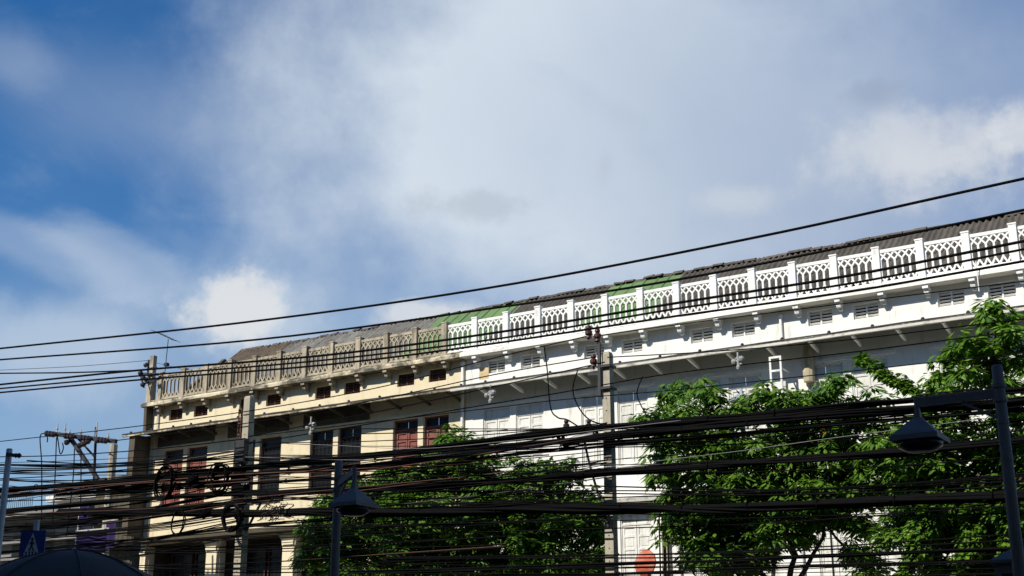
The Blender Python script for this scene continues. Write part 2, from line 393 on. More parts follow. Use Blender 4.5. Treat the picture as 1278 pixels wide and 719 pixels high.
def vent_mesh(nm, m_):
    b = MB(); w, h = .78, .47
    b.box(0, w, .02, .09, 0, .035); b.box(0, w, .02, .09, h-.035, h); b.box(0, .035, .021, .089, .035, h-.035); b.box(w-.035, w, .021, .089, .035, h-.035); b.box(w/2-.022, w/2+.022, .022, .088, .035, h-.035)
    for i in range(4):
        z = .09+i*.1
        for x0, x1 in ((.035, w/2-.022), (w/2+.022, w-.035)): b.bar((x0, .055, z), (x1, .055, z), .06, .012, up=(0, .75, .7))
    return b.mesh(nm, m_)
VENT = {'cream': vent_mesh('vent', M_DRED), 'white': vent_mesh('vent', M_WTRIM)}
ventback = MB().box(-.02, .80, .2, .22, -.02, .49).mesh('vent_backing', M_DARK)

def row(name, label, u0, u1, ks, style):
    W = M_CREAM if style == 'cream' else M_WHITE
    T = M_TAN if style == 'cream' else M_WTRIM
    root = empty(name, ((u0+u1)/2, WD, .13), label, 'building'); off = Vector((-(u0+u1)/2, -WD, -.13))
    def P(b, nm, m_, par=None, sm=False):
        o = b.build(nm, m_, par or root, off if par is None else (0, 0, 0), sm); return o
    def C(nm, me, loc, par=None, rot=None, m=None):
        l = Vector(loc) + off if (par is None or par is root or par.type == 'EMPTY') else Vector(loc)
        return link(nm, me, par or root, l, rot, m)
    holes = []
    for k in ks:
        c = cen(k)
        for s in (-1, 1):
            if u0 < c+s*.72-.4 and c+s*.72+.4 < u1: holes.append((c+s*.72-.39, c+s*.72+.39, 12.36, 12.83))
            a = c+.12 if s > 0 else c-1.25
            if a > u0+.02 and a+1.13 < u1-.02:
                holes += [(a, a+1.13, 8.66, 11.1)]+([(a, a+1.13, 4.75, 7.05)] if style == 'white' else [])
        if c-1.6 > u0 and c+1.6 < u1: holes.append((c-1.6, c+1.6, .2, 3.3))
        if style == 'cream': holes.append((c-1.66, c+1.66, 4.4, 7.29))
    # panelled wall, back and side walls
    P(wall_mesh(u0, u1, .13, 13.18, holes, WD, .30), 'wall', W)
    P(MB().box(u0, u1, 49.8, 50, .13, 13.3), 'rear_wall', W)
    # gable end walls as prisms
    for x0, x1 in ((u0, u0+.2), (u1-.2, u1)):
        b = MB(); pr = [(WD+.25, .13), (49.7, .13), (49.7, 13.2), (45.6, 13.2), (42, 15.9), (38.9, 13.3), (WD+.25, 13.0)]
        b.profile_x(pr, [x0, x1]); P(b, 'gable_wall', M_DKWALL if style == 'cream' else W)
    # vents
    for h in holes:
        if h[2] > 12:
            v = C('vent', VENT[style], (h[0], WD+.07, h[2])); link('vent_backing', ventback, v)
    # windows of the upper two floors
    for h in holes:
        if not 4 < h[2] < 12 or h[1]-h[0] > 2: continue
        k = min(ks, key=lambda q: abs(cen(q)-(h[0]+h[1])/2))
        st = 'white' if style == 'white' else ({0: 'red', 1: 'dark', 2: 'dark', 3: 'red'}.get(k, 'dark') if h[2] > 8 else ('dark' if k != 3 else 'red'))
        hh = (h[3]-h[2])/2.44
        w = C('window', FR[st], (h[0], WD+(.15 if style == 'cream' else .06), h[2])); w.scale = (1, 1 if style == 'cream' else .6, hh)
        # frame sits inside the opening
        w.scale.x = 1.13/1.235; w.location.x += .05*w.scale.x
        for j in (0, 1):
            if st == 'dark': link('pane', bigpane, w, (.01+.56*j, 0, .055))
            else:
                o = link('shutter_leaf', LEAF[st], w, (.004+.575*j, .05, .055), (0, 0, rnd(-.01, .01)))
            link('pane', glw if st == 'white' else gl, w, (.012+.565*j, 0, 2.105))
        if st == 'dark':
            link('grille', grille_me, w, (0, -.02, 0)); 
            link('curtain', curt_me, w, (.02, 0, 0))
    # set-back upper floor of the cream row
    if style == 'cream':  # recess lined near-black to read as dark openings
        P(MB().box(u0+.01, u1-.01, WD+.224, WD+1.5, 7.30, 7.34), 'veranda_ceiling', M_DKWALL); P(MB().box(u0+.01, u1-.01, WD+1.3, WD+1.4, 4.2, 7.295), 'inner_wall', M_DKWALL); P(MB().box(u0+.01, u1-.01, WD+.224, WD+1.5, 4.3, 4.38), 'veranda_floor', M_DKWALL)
        for k in ks:
            for s in (-1.25, .12):
                w = C('window', FR['dark'], (cen(k)+s, WD+.9, 4.5))
                for j in (0, 1): link('pane', bigpane, w, (.01+.56*j, 0, .055)); link('pane', gl, w, (.012+.565*j, 0, 2.105))
                link('grille', grille_me, w, (0, -.02, 0)); link('curtain', curt_me, w, (.02, 0, 0))
            P(MB().box(cen(k)-1.655, cen(k)+1.655, WD+.05, WD+.1, 4.405, 5.3), 'parapet_panel', W)
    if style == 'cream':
        for k in ks[:3]:  # brown boards added to darken the shaded wall under the canopy
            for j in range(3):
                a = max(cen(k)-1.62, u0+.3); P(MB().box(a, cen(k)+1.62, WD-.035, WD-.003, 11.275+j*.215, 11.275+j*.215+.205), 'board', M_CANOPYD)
    # roller doors on the ground floor
    for h in holes:
        if h[2] < 1:
            b = MB(); z = .21
            while z < 3.28: b.box(h[0]+.01, h[1]-.01, WD+.12, WD+.14, z, z+.075); z += .08
            b.box(h[0]+.005, h[1]-.005, WD+.145, WD+.16, .2, 3.29); P(b, 'roller_door', M_GALV)
    # string course over the windows, ledge below, unit pilasters
    for k in ks:
        c = cen(k); a, z = max(c-1.5, u0+.01), min(c+1.5, u1-.01)
        if z-a > 1: P(MB().box(a, z, WD-.06, WD-.001, 11.16, 11.26), 'lintel_moulding', W)
        for s in (-1, 1):
            a = c+.12 if s > 0 else c-1.25
            if a > u0+.02 and a+1.13 < u1-.02:
                P(MB().box(a-.07, a+1.20, WD-.09, WD-.001, 8.56, 8.63), 'window_sill', W)
    for k in list(ks)+[ks[-1]+1]:
        b = cen(k)-UW/2
        if u0-.2 < b < u1+.2:
            a, z = max(b-.28, u0+.012), min(b+.28, u1-.012)
            if z-a > .05:
                q = MB().box(a, z, WD-.14, WD-.002, .13, 7.30)
                q.box(a-.0, z+.0, WD-.2, WD-.141, 6.85, 7.0); P(q, 'pilaster', W)
                if z-b > .05 and b-a > .05:
                    for s in (-1, 1):                         # quarter-round corbels beside the lower windows
                        g = MB(); pr = []
                        for i in range(7):
                            t = math.pi/2*i/6; pr.append((b+s*(.28+.42*(1-math.sin(t))), 7.28-.75*(1-math.cos(t))))
                        g.v = [(x, WD-.12, y) for x, y in pr]+[(b+s*.28, WD-.12, 7.28)]+[(x, WD-.003, y) for x, y in pr]+[(b+s*.28, WD-.003, 7.28)]
                        n = 8; g.f = [tuple(range(n)), tuple(range(2*n-1, n-1, -1))]+[(i, (i+1) % n, n+(i+1) % n, n+i) for i in range(n)]
                        P(g, 'corbel', W)
    nst = max(2, int((u1-u0)/.5)); xs = [u0+(u1-u0)*i/nst for i in range(nst+1)]
    lo = MB().profile_x([(WD-.001, 7.32), (37.72, 7.34), (37.70, 7.46), (WD-.001, 7.60)], xs, .006); P(lo, 'ledge', M_CANOPYD if style == 'cream' else M_FASC)
    P(MB().profile_x([(WD-.02, 3.5), (36.9, 3.30), (36.9, 3.36), (WD-.02, 3.58)], xs, .004), 'street_awning', M_CANOPYD)
    # cornice under the balustrade
    co = MB(); e = .03 if style == 'cream' else 0
    co.profile_x([(WD-.002, 13.0), (37.86, 12.985), (37.80, 13.0), (37.80, 13.10), (37.85, 13.16), (37.92, 13.20), (38.34, 13.26), (38.55, 13.26), (38.55, 13.17), (WD-.002, 13.17)],
                 [x - (.35 if (i == 0 and style == 'cream') else 0) for i, x in enumerate(xs)], .011 if style == 'cream' else .004)
    P(co, 'cornice', M_TANC if style == 'cream' else M_WCOR)
    # balustrade: posts and cast panels
    bal = MB().box(u0-.3 if style == 'cream' else u0, u1, 38.0, 38.24, 13.245, 13.275).build('balustrade', T, root, off)
    for k in range(-1, 36):
        x = P0+PS*k
        mine = (k <= 10) if style == 'cream' else (k >= 11)
        if mine and x < u1+.3: link('post', post_me, bal, (x, 38.12, 13.2+rnd(-.02, .012)), (rnd(-.01, .01), rnd(-.008, .008), rnd(-.03, .03)), T)
        pm = (k < 10) if style == 'cream' else (k >= 10)
        if pm and k >= -1 and x+PS < u1+.6:
            link('balustrade_panel', lat_white, bal, (x+.11, 38.12+rnd(-.012, .012), 13.36+rnd(-.006, .006)), (rnd(-.012, .012), rnd(-.004, .004), 0), T)
        if mine and x < u1+.2: C('bracket', brk_me, (x+.1, WD-.004, 12.77), None, None, T if style == 'cream' else M_WTRIM)
    # canopy over the top-floor windows
    can = MB(); n = int((u1-u0+.7)/.05) if style == 'cream' else int((u1-u0)/.05); xa = u0-.7 if style == 'cream' else u0
    for j, (y, z) in enumerate(((37.32, 11.74), (WD-.01, 12.02))):
        for i in range(n+1): can.v.append((xa+(u1-xa)*i/n, y, z+.012*math.sin(i*math.pi/2*1.0)))
    for i in range(n): can.f.append((i, i+1, n+2+i, n+1+i))
    cn = can.build('canopy', M_CANOPYD if style == 'cream' else M_CANOPY, root, off)
    xs2 = [xa+(u1-xa)*i/40 for i in range(41)]
    fz = 11.675 if style == 'cream' else 11.65
    MB().profile_x([(37.26, fz), (37.36, fz), (37.36, 11.73), (37.26, 11.73)], xs2, .006).build('fascia', M_TANC if style == 'cream' else M_FASC, cn)
    MB().profile_x([(37.23, 11.755), (37.44, 11.80), (37.44, 11.835), (37.23, 11.795)], xs2, .008).build('flashing', M_FLASH, cn)
    knob = MB(); x = xa+.4
    while x < u1: knob.lathe([(.05, 0), (.06, .03), (.03, .07)], (x, 37.36, 11.82), 6); x += rnd(1.0, 1.5)
    knob.build('flashing_clip', M_FLASH, cn)
    for k in range(-2, 36):
        x = P0+PS*k+.62
        if xa+.1 < x < u1-.05:
            b = MB().bar((x, 37.38, 11.68), (x, WD-.02, 11.52), .07, .1); b.bar((x+.0, 37.4, 11.70), (x, WD-.02, 11.92), .05, .05)
            b.build('strut', M_CANOPYD if style == 'cream' else M_WTRIM, cn)
    # roof
    ra = -41.1 if style == 'cream' else u0
    rb = MB(); o_ = .06
    rb.v = [(ra, EAVE[0], EAVE[1]-o_), (u1, EAVE[0], EAVE[1]-o_), (u1, RIDGE[0], RIDGE[1]-o_), (ra, RIDGE[0], RIDGE[1]-o_), (u1, 45.4, 13.3), (ra, 45.4, 13.3)]
    rb.f = [(0, 1, 2, 3), (3, 2, 4, 5)]
    rf = rb.build('roof', M_ASB, root, off)
    x = ra
    while x < u1-.02:
        xc = x+.5
        g = (-29.9 < xc < -26.2) or (-22.8 < xc < -19.0)
        if style == 'cream': m1 = M_BTILE if xc < -38.2 else M_ASB2
        else: m1 = M_ASB
        for j in (0, 1):
            d = SLL/2*j-.03
            y = EAVE[0]+d*math.cos(SLA); z = EAVE[1]+d*math.sin(SLA)+.03+.02*j
            lift = rnd(-.004, .012) if style == 'white' else rnd(-.01, .05)
            o = link('roof_sheet', rib_me if g else sheet_me, rf, (x, y-(.02*j), z+(lift if not g else 0)), (SLA+(rnd(-.012, .02) if style == 'cream' and not g else rnd(-.003, .003)), 0, rnd(-.004, .004)), M_GREEN if g else m1)
        x += 1.0
    x = ra
    while x < u1-.1:
        link('ridge_tile', ridge_me, rf, (x, RIDGE[0]+rnd(-.05, .05), RIDGE[1]+.07+rnd(-.02, .05)), tuple(v*(1 if style == 'cream' or -22.8 < x < -18 else .3) for v in (rnd(-.12, .12), rnd(-.07, .07), rnd(-.08, .08))))
        x += rnd(.36, .46) if style == 'white' else rnd(.36, .62)
    return root, off
USPLIT = -26.32
cream, coff = row('shophouse_row', 'cream weathered shophouse row with tan balustrade and red shutters', -42.28, USPLIT, [0, 1, 2, 3], 'cream')
white, woff = row('shophouse_row', 'white painted shophouse row with white lattice balustrade and green roof patches', USPLIT+.004, 1.5, list(range(4, 11)), 'white')
def cpart(b, nm, m_): return b.build(nm, m_, cream, coff)
def wpart(b, nm, m_): return b.build(nm, m_, white, woff)
# end fin walls of the cream row, the shade on their street side put into the near-black colour
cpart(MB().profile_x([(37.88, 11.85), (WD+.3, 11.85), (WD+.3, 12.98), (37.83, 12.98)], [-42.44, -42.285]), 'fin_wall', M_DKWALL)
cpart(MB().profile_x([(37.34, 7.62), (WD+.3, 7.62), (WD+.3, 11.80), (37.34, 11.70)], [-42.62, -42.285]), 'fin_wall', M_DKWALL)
cpart(MB().box(-42.28, -42.02, WD-.05, WD-.003, 7.62, 12.97), 'corner_pilaster', M_CREAM)
cpart(MB().tube([(-41.93, WD-.06, 12.9), (-41.93, WD-.06, 12.0)], .04, 8), 'downpipe', M_WTRIM)
cpart(MB().tube([(-26.42, WD-.07, 12.95), (-26.42, WD-.07, 8.7)], .06, 8).lathe([(.08, 0), (.1, .14)], (-26.42, WD-.07, 12.75), 8), 'downpipe', M_WTRIM)
wpart(MB().tube([(-14.36, WD-.07, 12.85), (-14.36, WD-.07, 11.95)], .05, 8).lathe([(.07, 0), (.085, .1)], (-14.36, WD-.07, 12.72), 8), 'downpipe', M_WTRIM)
wpart(MB().tube([(-8.2, 37.7, 13.4), (-8.2, 37.7, 12.5)], .018, 6), 'conduit', M_WTRIM)
wpart(MB().lathe([(.17, 0), (.19, .3), (.17, .75), (.12, 1.15), (.12, 1.3)], (-13.55, WD-.1, 10.6), 10), 'stained_duct', mat('stained_duct', (.5, .44, .30), .9, .3, 4, (.2, .17, .11), .7, 2, True))
# sockets where paint has fallen off beside the split
wpart(MB().profile_x([(WD-.004, 12.18), (WD-.004, 12.62), (WD+.02, 12.62), (WD+.02, 12.18)], [-25.75, -25.35]), 'bare_patch', mat('bare_render', (.55, .43, .25), .9, .3, 5))
# corner post of the balustrade
cp = MB().box(-42.56, -42.28, 37.98, 38.26, 13.2, 14.2); cp.box(-42.5, -42.3, 38.0, 38.2, 14.2, 15.25); cp.box(-42.60, -42.24, 37.94, 38.30, 14.2, 14.27); cp.box(-42.53, -42.27, 37.97, 38.23, 14.72, 14.78)
cpart(cp, 'corner_post', M_TAN)

# ------------------------------------------------------------------ buildings round about
def plain_block(name, label, u0, u1, d0, d1, h, m_, win):
    r = empty(name, ((u0+u1)/2, (d0+d1)/2, 0), label, 'building'); o = Vector((-(u0+u1)/2, -(d0+d1)/2, 0))
    b = MB().box(u0, u1, d0, d1, 0, h); b.box(u0-.15, u1+.15, d0-.15, d1+.15, h+.001, h+.25); b.build('wall', m_, r, o)
    for (x, z, w, hh, y) in win:
        f = MB().box(x, x+w, y-.06, y-.003, z, z+hh).build('window', M_WSHUT, r, o)
        MB().box(x+.06, x+w-.06, y-.075, y-.062, z+.06, z+hh-.06).build('pane', M_GLASS, f)
    return r, o
# unseen block added behind the camera so that its shade covers the near pavement and lamps
bw = []
r, o = plain_block('shade_block', 'unseen plain grey block added to shade the near side of the street', -70, 45, -22, -3.5, 23.0, mat('grey_render', (.33, .32, .30), .9, .12, 2), [])
for i in range(-16, 11):
    for z in (4.5, 8, 11.5, 15, 18.5):
        f = MB().box(i*4, i*4+2, -3.495, -3.42, z, z+1.8).build('window', M_WSHUT, r, o); MB().box(i*4+.1, i*4+1.9, -3.415, -3.40, z+.1, z+1.7).build('pane', M_GLASS, f)
# low white building with roof railing beyond the end of the row
BD = 47
q0, q1, q2 = at(-60, 650, BD), at(58, 650, BD), at(118, 612, BD)
r = empty('white_house', (q1.x, BD, 0), 'low white building with flat projecting roof and wire railing', 'building'); o = Vector((-q1.x, -BD, 0))
M_SHADED = mat('shaded_grey_render', (.2, .195, .185), .9, .2, 2)  # grey puts the lower part's shade into the colour; upper wall stays white
MB().box(q0.x, q2.x, BD, BD+9, 0, q0.z-.35).build('wall', M_SHADED, r, o)
MB().box(q0.x, q2.x+.4, BD-1.2, BD+9, q0.z-.345, q0.z).build('roof_slab', M_SHADED, r, o)
up = MB().box(q1.x, q2.x, BD+1, BD+9, q0.z+.002, q2.z-.3).build('upper_wall', M_WHITE, r, o)
MB().box(q1.x-.5, q2.x+.8, BD+.2, BD+9.5, q2.z-.298, q2.z).build('upper_roof', M_WCOR, r, o)
rl = MB(); x = q0.x
while x < q1.x: rl.box(x, x+.02, BD-1.0, BD-.98, q0.z, q0.z+1.15); x += .16
for z in (.5, 1.13): rl.box(q0.x, q1.x, BD-1.005, BD-.975, q0.z+z, q0.z+z+.025)
rl.build('railing', M_STEEL, r, o)
for j in range(5):
    x = q0.x+1.2+j*2.2
    w = MB().box(x, x+1.2, BD-.05, BD-.003, q0.z-2.6, q0.z-1.1).build('window', M_LAMP, r, o); MB().box(x+.08, x+1.12, BD-.062, BD-.052, q0.z-2.52, q0.z-1.18).build('pane', M_GLASS, w)
for zz in (1.4, 2.3, 3.1): MB().box(q0.x, q2.x+2, BD-.4-.1*zz, BD-.003, q0.z-zz-.28, q0.z-zz-.10).build('sun_shade', M_SHADED, r, o)
a0, a1 = at(121, 604, 44.5), at(172, 604, 44.5)
r = empty('timber_house', ((a0.x+a1.x)/2, 44.5, 0), 'dark boarded house squeezed against the end of the cream row', 'building'); o = Vector((-(a0.x+a1.x)/2, -44.5, 0))
MB().box(a0.x, a1.x, 44.5, 52, 0, a0.z).build('wall', M_DKWALL, r, o)
MB().box(a0.x-.3, a1.x+.3, 43.9, 52, a0.z+.002, a0.z+.14).build('roof', M_ASB, r, o)
for i in range(9):
    x = a0.x+.05+i*(a1.x-a0.x-.1)/9
    MB().box(x, x+(a1.x-a0.x)/9-.03, 44.45, 44.497, 3.4, a0.z-.3).build('board', M_DKWALL, r, o)
for zz in (1.6, 3.2): MB().box(a0.x-.1, a1.x+.1, 43.7, 44.44, a0.z-zz, a0.z-zz+.1).build('awning', M_ASB2, r, o)

# ------------------------------------------------------------------ utility poles
def shaft(b, x, y, z0, z1, w0, w1):
    i = len(b.v)
    for z, w in ((z0, w0), (z1-.06, w1), (z1, w1*.8)):
        b.v += [(x-w/2, y-w/2, z), (x+w/2, y-w/2, z), (x+w/2, y+w/2, z), (x-w/2, y+w/2, z)]
    for j in (0, 4): b.f += [tuple(i+j+k for k in q) for q in ((0, 1, 5, 4), (1, 2, 6, 5), (2, 3, 7, 6), (3, 0, 4, 7))]
    b.f += [(i+3, i+2, i+1, i), (i+8, i+9, i+10, i+11)]
    return b
def insul(b, p, s=1., ax=(0, 0, 1)):
    b.lathe([(.03*s, 0), (.03*s, .05*s), (.085*s, .06*s), (.075*s, .11*s), (.05*s, .12*s), (.095*s, .16*s), (.09*s, .24*s), (.05*s, .27*s), (.07*s, .31*s), (.06*s, .37*s), (.02*s, .39*s)], p, 10, ax=ax)
    return b
def holes_on(b, x, y, z0, z1, w0, w1, H):  # small dark studs stand in for the dark holes in the shaft
    z = z0
    while z < z1:
        w = w0+(w1-w0)*z/H; b.lathe([(.014, 0), (.014, .012)], (x, y-w/2-.004, z), 6, ax=(0, -1, 0)); b.lathe([(.014, 0), (.014, .012)], (x+w/2-.004, y, z), 6, ax=(1, 0, 0)); z += .3
    return b
PD = 28.0
PA = at(758, 440, PD); PB = at(312, 495, PD); PC = at(142, 555, 33.0)
# pole with the three brown insulators on a bent steel arm
x, y, z = PA
pa = empty('utility_pole', (x, y, .13), 'square concrete utility pole topped by bent steel arm with brown insulators', 'utility pole', 'concrete poles along the pavement')
o = Vector((-x, -y, -.13))
shaft(MB(), x, y, .13, z, .25, .205).build('shaft', M_CONC, pa, o)
holes_on(MB(), x, y, 3, z-1, .25, .205, z).build('bolt_hole', M_STEEL, pa, o)
t0 = at(752, 428, PD-.15); t1 = at(733, 421, PD-.15)
MB().bar((x-.14, y-.16, z-1.1), (x-.14, y-.16, t0.z), .075, .075).bar((x-.14, y-.16, t0.z), (t1.x, y-.16, t1.z), .075, .075).bar((x-.14, y-.16, z-.55), (at(738, 460, PD).x, y-.16, z-.52), .06, .06).box(x-.2, x+.16, y-.19, y+.16, z-.4, z-.34).box(x-.2, x+.16, y-.19, y+.16, z-.95, z-.89).build('steel_arm', M_STEEL, pa, o)
for px_, py_ in ((735, 424), (746, 428), (741, 460)):
    p = at(px_, py_, PD-.16); insul(MB(), (p.x, p.y, p.z-.02), 1.0).build('insulator', M_CER, pa, o)
ca = at(800, 543, PD-.22); cb = at(690, 551, PD-.22)
cr = MB().bar((cb.x, PD-.22, cb.z), (ca.x, PD-.22, ca.z), .09, .1); cr.build('crossarm', M_STEEL, pa, o)
for px_ in (707, 735):
    p = at(px_, 540, PD-.22); insul(MB().tube([(p.x, p.y, p.z-.1), (p.x, p.y, p.z+.02)], .015), (p.x, p.y, p.z), .85).build('insulator', M_BCER, pa, o)
for i, px_ in enumerate((683, 690, 697, 703, 745, 751, 757, 764, 772)):
    p = at(px_, 544+rnd(-3, 3), PD-.27); MB().lathe([(.03, -.07), (.045, -.06), (.045, .06), (.03, .07)], p, 8, ax=(rnd(-.3, .3), rnd(-.3, .3), 1)).build('cable_clamp', M_RUST if i % 2 else M_BLACK, pa, o)
MB().lathe([(.06, -.3), (.07, -.25), (.07, .25), (.06, .3)], at(716, 552, PD-.3), 10, ax=(1, 0, .1)).build('splice_box', M_GREYC, pa, o)
MB().lathe([(.06, -.3), (.07, -.25), (.07, .25), (.06, .3)], at(728, 545, PD-.3), 10, ax=(1, 0, .1)).build('splice_box', M_WCER, pa, o)
# pole with a rack of spools, braces and coiled cables
x, y, z = PB
pb = empty('utility_pole', (x, y, .13), 'square concrete utility pole with spool rack, black box and braced crossarm', 'utility pole', 'concrete poles along the pavement')
o = Vector((-x, -y, -.13))
shaft(MB(), x, y, .13, z, .28, .23).build('shaft', M_CONC, pb, o)
holes_on(MB(), x, y, 3, z-1, .28, .23, z).build('bolt_hole', M_STEEL, pb, o)
rk = MB().bar((x-.19, y-.1, z-1.9), (x-.19, y-.1, z-.35), .05, .05).bar((x-.3, y-.1, z-1.9), (x-.3, y-.1, z-.35), .03, .03); rk.build('spool_rack', M_RUST, pb, o)
for i in range(5): MB().lathe([(.05, -.05), (.07, -.045), (.04, 0), (.07, .045), (.05, .05)], (x-.245, y-.1, z-.45-.33*i), 8).build('insulator', M_CER, pb, o)
ca, cb = at(298, 628, PD-.22), at(352, 622, PD-.22)
MB().bar((ca.x, PD-.22, ca.z), (cb.x, PD-.22, cb.z), .12, .14).build('crossarm', M_STEEL, pb, o)
bq = at(307, 663, PD-.2)
MB().bar((at(288, 627, PD).x, PD-.2, ca.z), bq, .05, .05).bar((at(333, 625, PD).x, PD-.2, ca.z), bq, .05, .05).build('brace', M_STEEL, pb, o)
bx = at(303, 605, PD-.25); MB().box(bx.x-.28, bx.x+.2, PD-.42, PD-.16, bx.z-.22, bx.z+.2).build('junction_box', M_BLACK, pb, o)
bx = at(302, 566, PD-.25); MB().box(bx.x-.16, bx.x+.16, PD-.36, PD-.16, bx.z-.3, bx.z+.42).build('junction_box', M_STEEL, pb, o)
bx = at(305, 603, PD-.43)
wl = MB()
for i in range(5): wl.box(bx.x-.12+i*.06, bx.x-.085+i*.06, PD-.432, PD-.423, bx.z-.02-.02*(i % 2), bx.z+.03)
wl.build('white_marks', M_WCER, pb, o)
# far pole with strings of dark insulators on a cantilever arm
x, y, z = PC
pc = empty('utility_pole', (x, y, .13), 'round concrete pole with long side arm full of dark insulators', 'utility pole', 'concrete poles along the pavement')
o = Vector((-x, -y, -.13))
MB().tube([(x, y, .13), (x, y, z)], [.2, .15], 10).build('shaft', M_CONC, pc, o)
e0, e1 = at(145, 551, 33), at(62, 541, 32.6)
MB().bar(e0, e1, .14, .16).build('crossarm', M_STEEL, pc, o)
MB().bar(at(88, 547, 32.8), at(122, 598, 33), .13, .13).bar(at(96, 546, 32.8), at(118, 570, 33), .06, .06).build('brace', M_STEEL, pc, o)
for i, px_ in enumerate((64, 68, 72, 88, 92, 96, 108, 112, 116, 129, 133, 137)):
    t = (px_-62)/83; p = e1.lerp(e0, t) + Vector((0, -.16, -.02)); MB().lathe([(.04, -.1), (.11, -.08), (.12, 0), (.08, .04), (.05, .1)], p, 9, ax=(1, .2, .12)).build('insulator', M_BCER, pc, o)
for px_, py_ in ((84, 552), (100, 556), (105, 554), (110, 551)):
    p = at(px_, py_, 32.7); MB().lathe([(.04, -.1), (.10, -.08), (.11, 0), (.05, .1)], p, 9, ax=(1, .2, .2)).build('insulator', M_BCER, pc, o)
for px_, h in ((71, 14), (81, 15), (87, 8), (101, 9), (120, 21), (135, 9)):
    t = (px_-62)/83; p = e1.lerp(e0, t); MB().tube([p, p+Vector((0, 0, metres(h, p)))], .022, 6).lathe([(.05, 0), (.05, .04)], p+Vector((0, 0, metres(h*.45, p))), 6).build('pin', M_GALV, pc, o)
MB().tube([at(117, 610, 33.2), at(120, 533, 33.2)], .05, 6).build('riser_pipe', M_GREYC, pc, o)
# short slim pole by the white wall
p = at(831, 640, 34)
pd_ = empty('utility_pole', (p.x, p.y, .13), 'short slim concrete pole wound with black cables before the white wall', 'utility pole', 'concrete poles along the pavement')
o = Vector((-p.x, -p.y, -.13)); shaft(MB(), p.x, p.y, .13, p.z+.6, .26, .2).build('shaft', M_CONC, pd_, o)
for i in range(3):
    MB().tube([(p.x-.16+.13*i, p.y-.16, 2.0), (p.x-.17+.14*i+rnd(-.03, .03), p.y-.17, 4.2), (p.x-.13+.12*i, p.y-.16, p.z+.3)], .025, 6).build('riser_cable', M_BLACK, pd_, o)

# ------------------------------------------------------------------ cables
NC = [0]
def curve_pts(pts, D, ext=(0, 0), sub=7):
    P = [at(a, b, D[i] if isinstance(D, (list, tuple)) else D) for i, (a, b) in enumerate(pts)]
    if ext[0]: P.insert(0, P[0]+(P[0]-P[1]).normalized()*ext[0])
    if ext[1]: P.append(P[-1]+(P[-1]-P[-2]).normalized()*ext[1])
    Q = []
    for i in range(len(P)-1):
        a, b, c, d = P[max(i-1, 0)], P[i], P[i+1], P[min(i+2, len(P)-1)]
        for j in range(sub):
            t = j/sub; Q.append(.5*((2*b)+(c-a)*t+(2*a-5*b+4*c-d)*t*t+(3*b-a-3*c+d)*t**3))
    Q.append(P[-1]); return Q
def cable(label, pts, D, w, m_=None, group=None, ext=(8, 8), sub=7, name='cable'):
    Q = curve_pts(pts, D, ext, sub); mid = min(Q, key=lambda q: abs((q-EYE).normalized().dot(RT)))
    c = Q[len(Q)//2].copy()
    return tag(MB().tube([q-c for q in Q], metres(w, mid)/2, 6).build(name, m_ or M_BLACK, None, c, True), label, 'cable', group)
def bundle(label, pts, D, w, n=7, group=None, mats=None, ext=(8, 8)):
    """cables lashed together, lying loosely round each other"""
    Q = curve_pts(pts, D, ext, 9); mid = min(Q, key=lambda q: abs((q-EYE).normalized().dot(RT))); R = metres(w*1.08, mid)/2; n = int(n*1.3)
    c = Q[len(Q)//2].copy(); b = MB()
    for i in range(n):
        ph = rnd(0, 6.28); k = rnd(.10, .35); rr = R*rnd(.2, .75); a0 = rnd(0, 6.28); dr = rnd(-.06, .06)
        pts_ = []
        for j, q in enumerate(Q):
            t = a0+k*j*.5; rad = rr*(1+.5*math.sin(ph+j*.37))
            pts_.append(q-c+Vector((0, math.cos(t)*rad, math.sin(t)*rad*1.1+dr*math.sin(j*.21+ph)*R*4)))
        b.tube(pts_, R*rnd(.22, .42), 5)
    for j in range(2, len(Q)-2, 5):
        q = Q[j]-c; b.tube([q+Vector((0, math.cos(t)*R*.98, math.sin(t)*R*1.02)) for t in [2*math.pi*i/10 for i in range(11)]], R*.09+.006, 4)
    return tag(b.build('cable_bundle', M_BLACK, None, c, True), label, 'cable bundle', group)
G_SKY = 'heavy cables crossing before the sky'
cable('thick black cable, topmost of all, sagging across open sky', [(0, 435), (300, 403), (600, 361), (930, 299), (1278, 223)], 16, 3.1)
cable('thick black cable running along the roof ridges of both rows', [(0, 449), (320, 424), (620, 384), (840, 350), (1060, 307), (1278, 262)], 17, 2.9)
cable('black cable crossing the balustrade arches, uppermost of three', [(0, 480), (175, 462), (400, 444), (620, 415), (840, 379), (1060, 344), (1278, 301)], 25, 3.2)
cable('black cable crossing the balustrade, middle one of three', [(0, 485), (175, 469), (400, 450), (620, 423), (840, 386), (1060, 354), (1278, 311)], 25, 2.6)
cable('black cable along the foot of the balustrade, lowest of three', [(0, 490), (175, 474), (400, 456), (600, 431), (820, 398), (1060, 364), (1278, 326)], 25, 2.8)
cable('short black cable ending at the corner post of balustrade', [(0, 466), (90, 465), (178, 462)], 30, 1.9, ext=(8, 0))
cable('thin pale wire from sky to the corner post', [(0, 462), (100, 457), (184, 450)], 33, .7, M_GREYC, ext=(8, 0))
cable('thin cable strung under the white cornice to brown insulators', [(740, 420), (840, 406), (1060, 378), (1278, 351)], PD-.2, 1.3, ext=(0, 8))
cable('thin cable rising across the cream attic wall to brown insulators', [(0, 551), (180, 531), (330, 510), (480, 482), (620, 446), (740, 418)], PD-.2, 1.4, ext=(8, 0))
cable('thin cable sloping over cream wall to the steel arm', [(120, 553), (310, 528), (480, 497), (620, 467), (742, 446)], PD-.2, 1.4, ext=(0, 0))
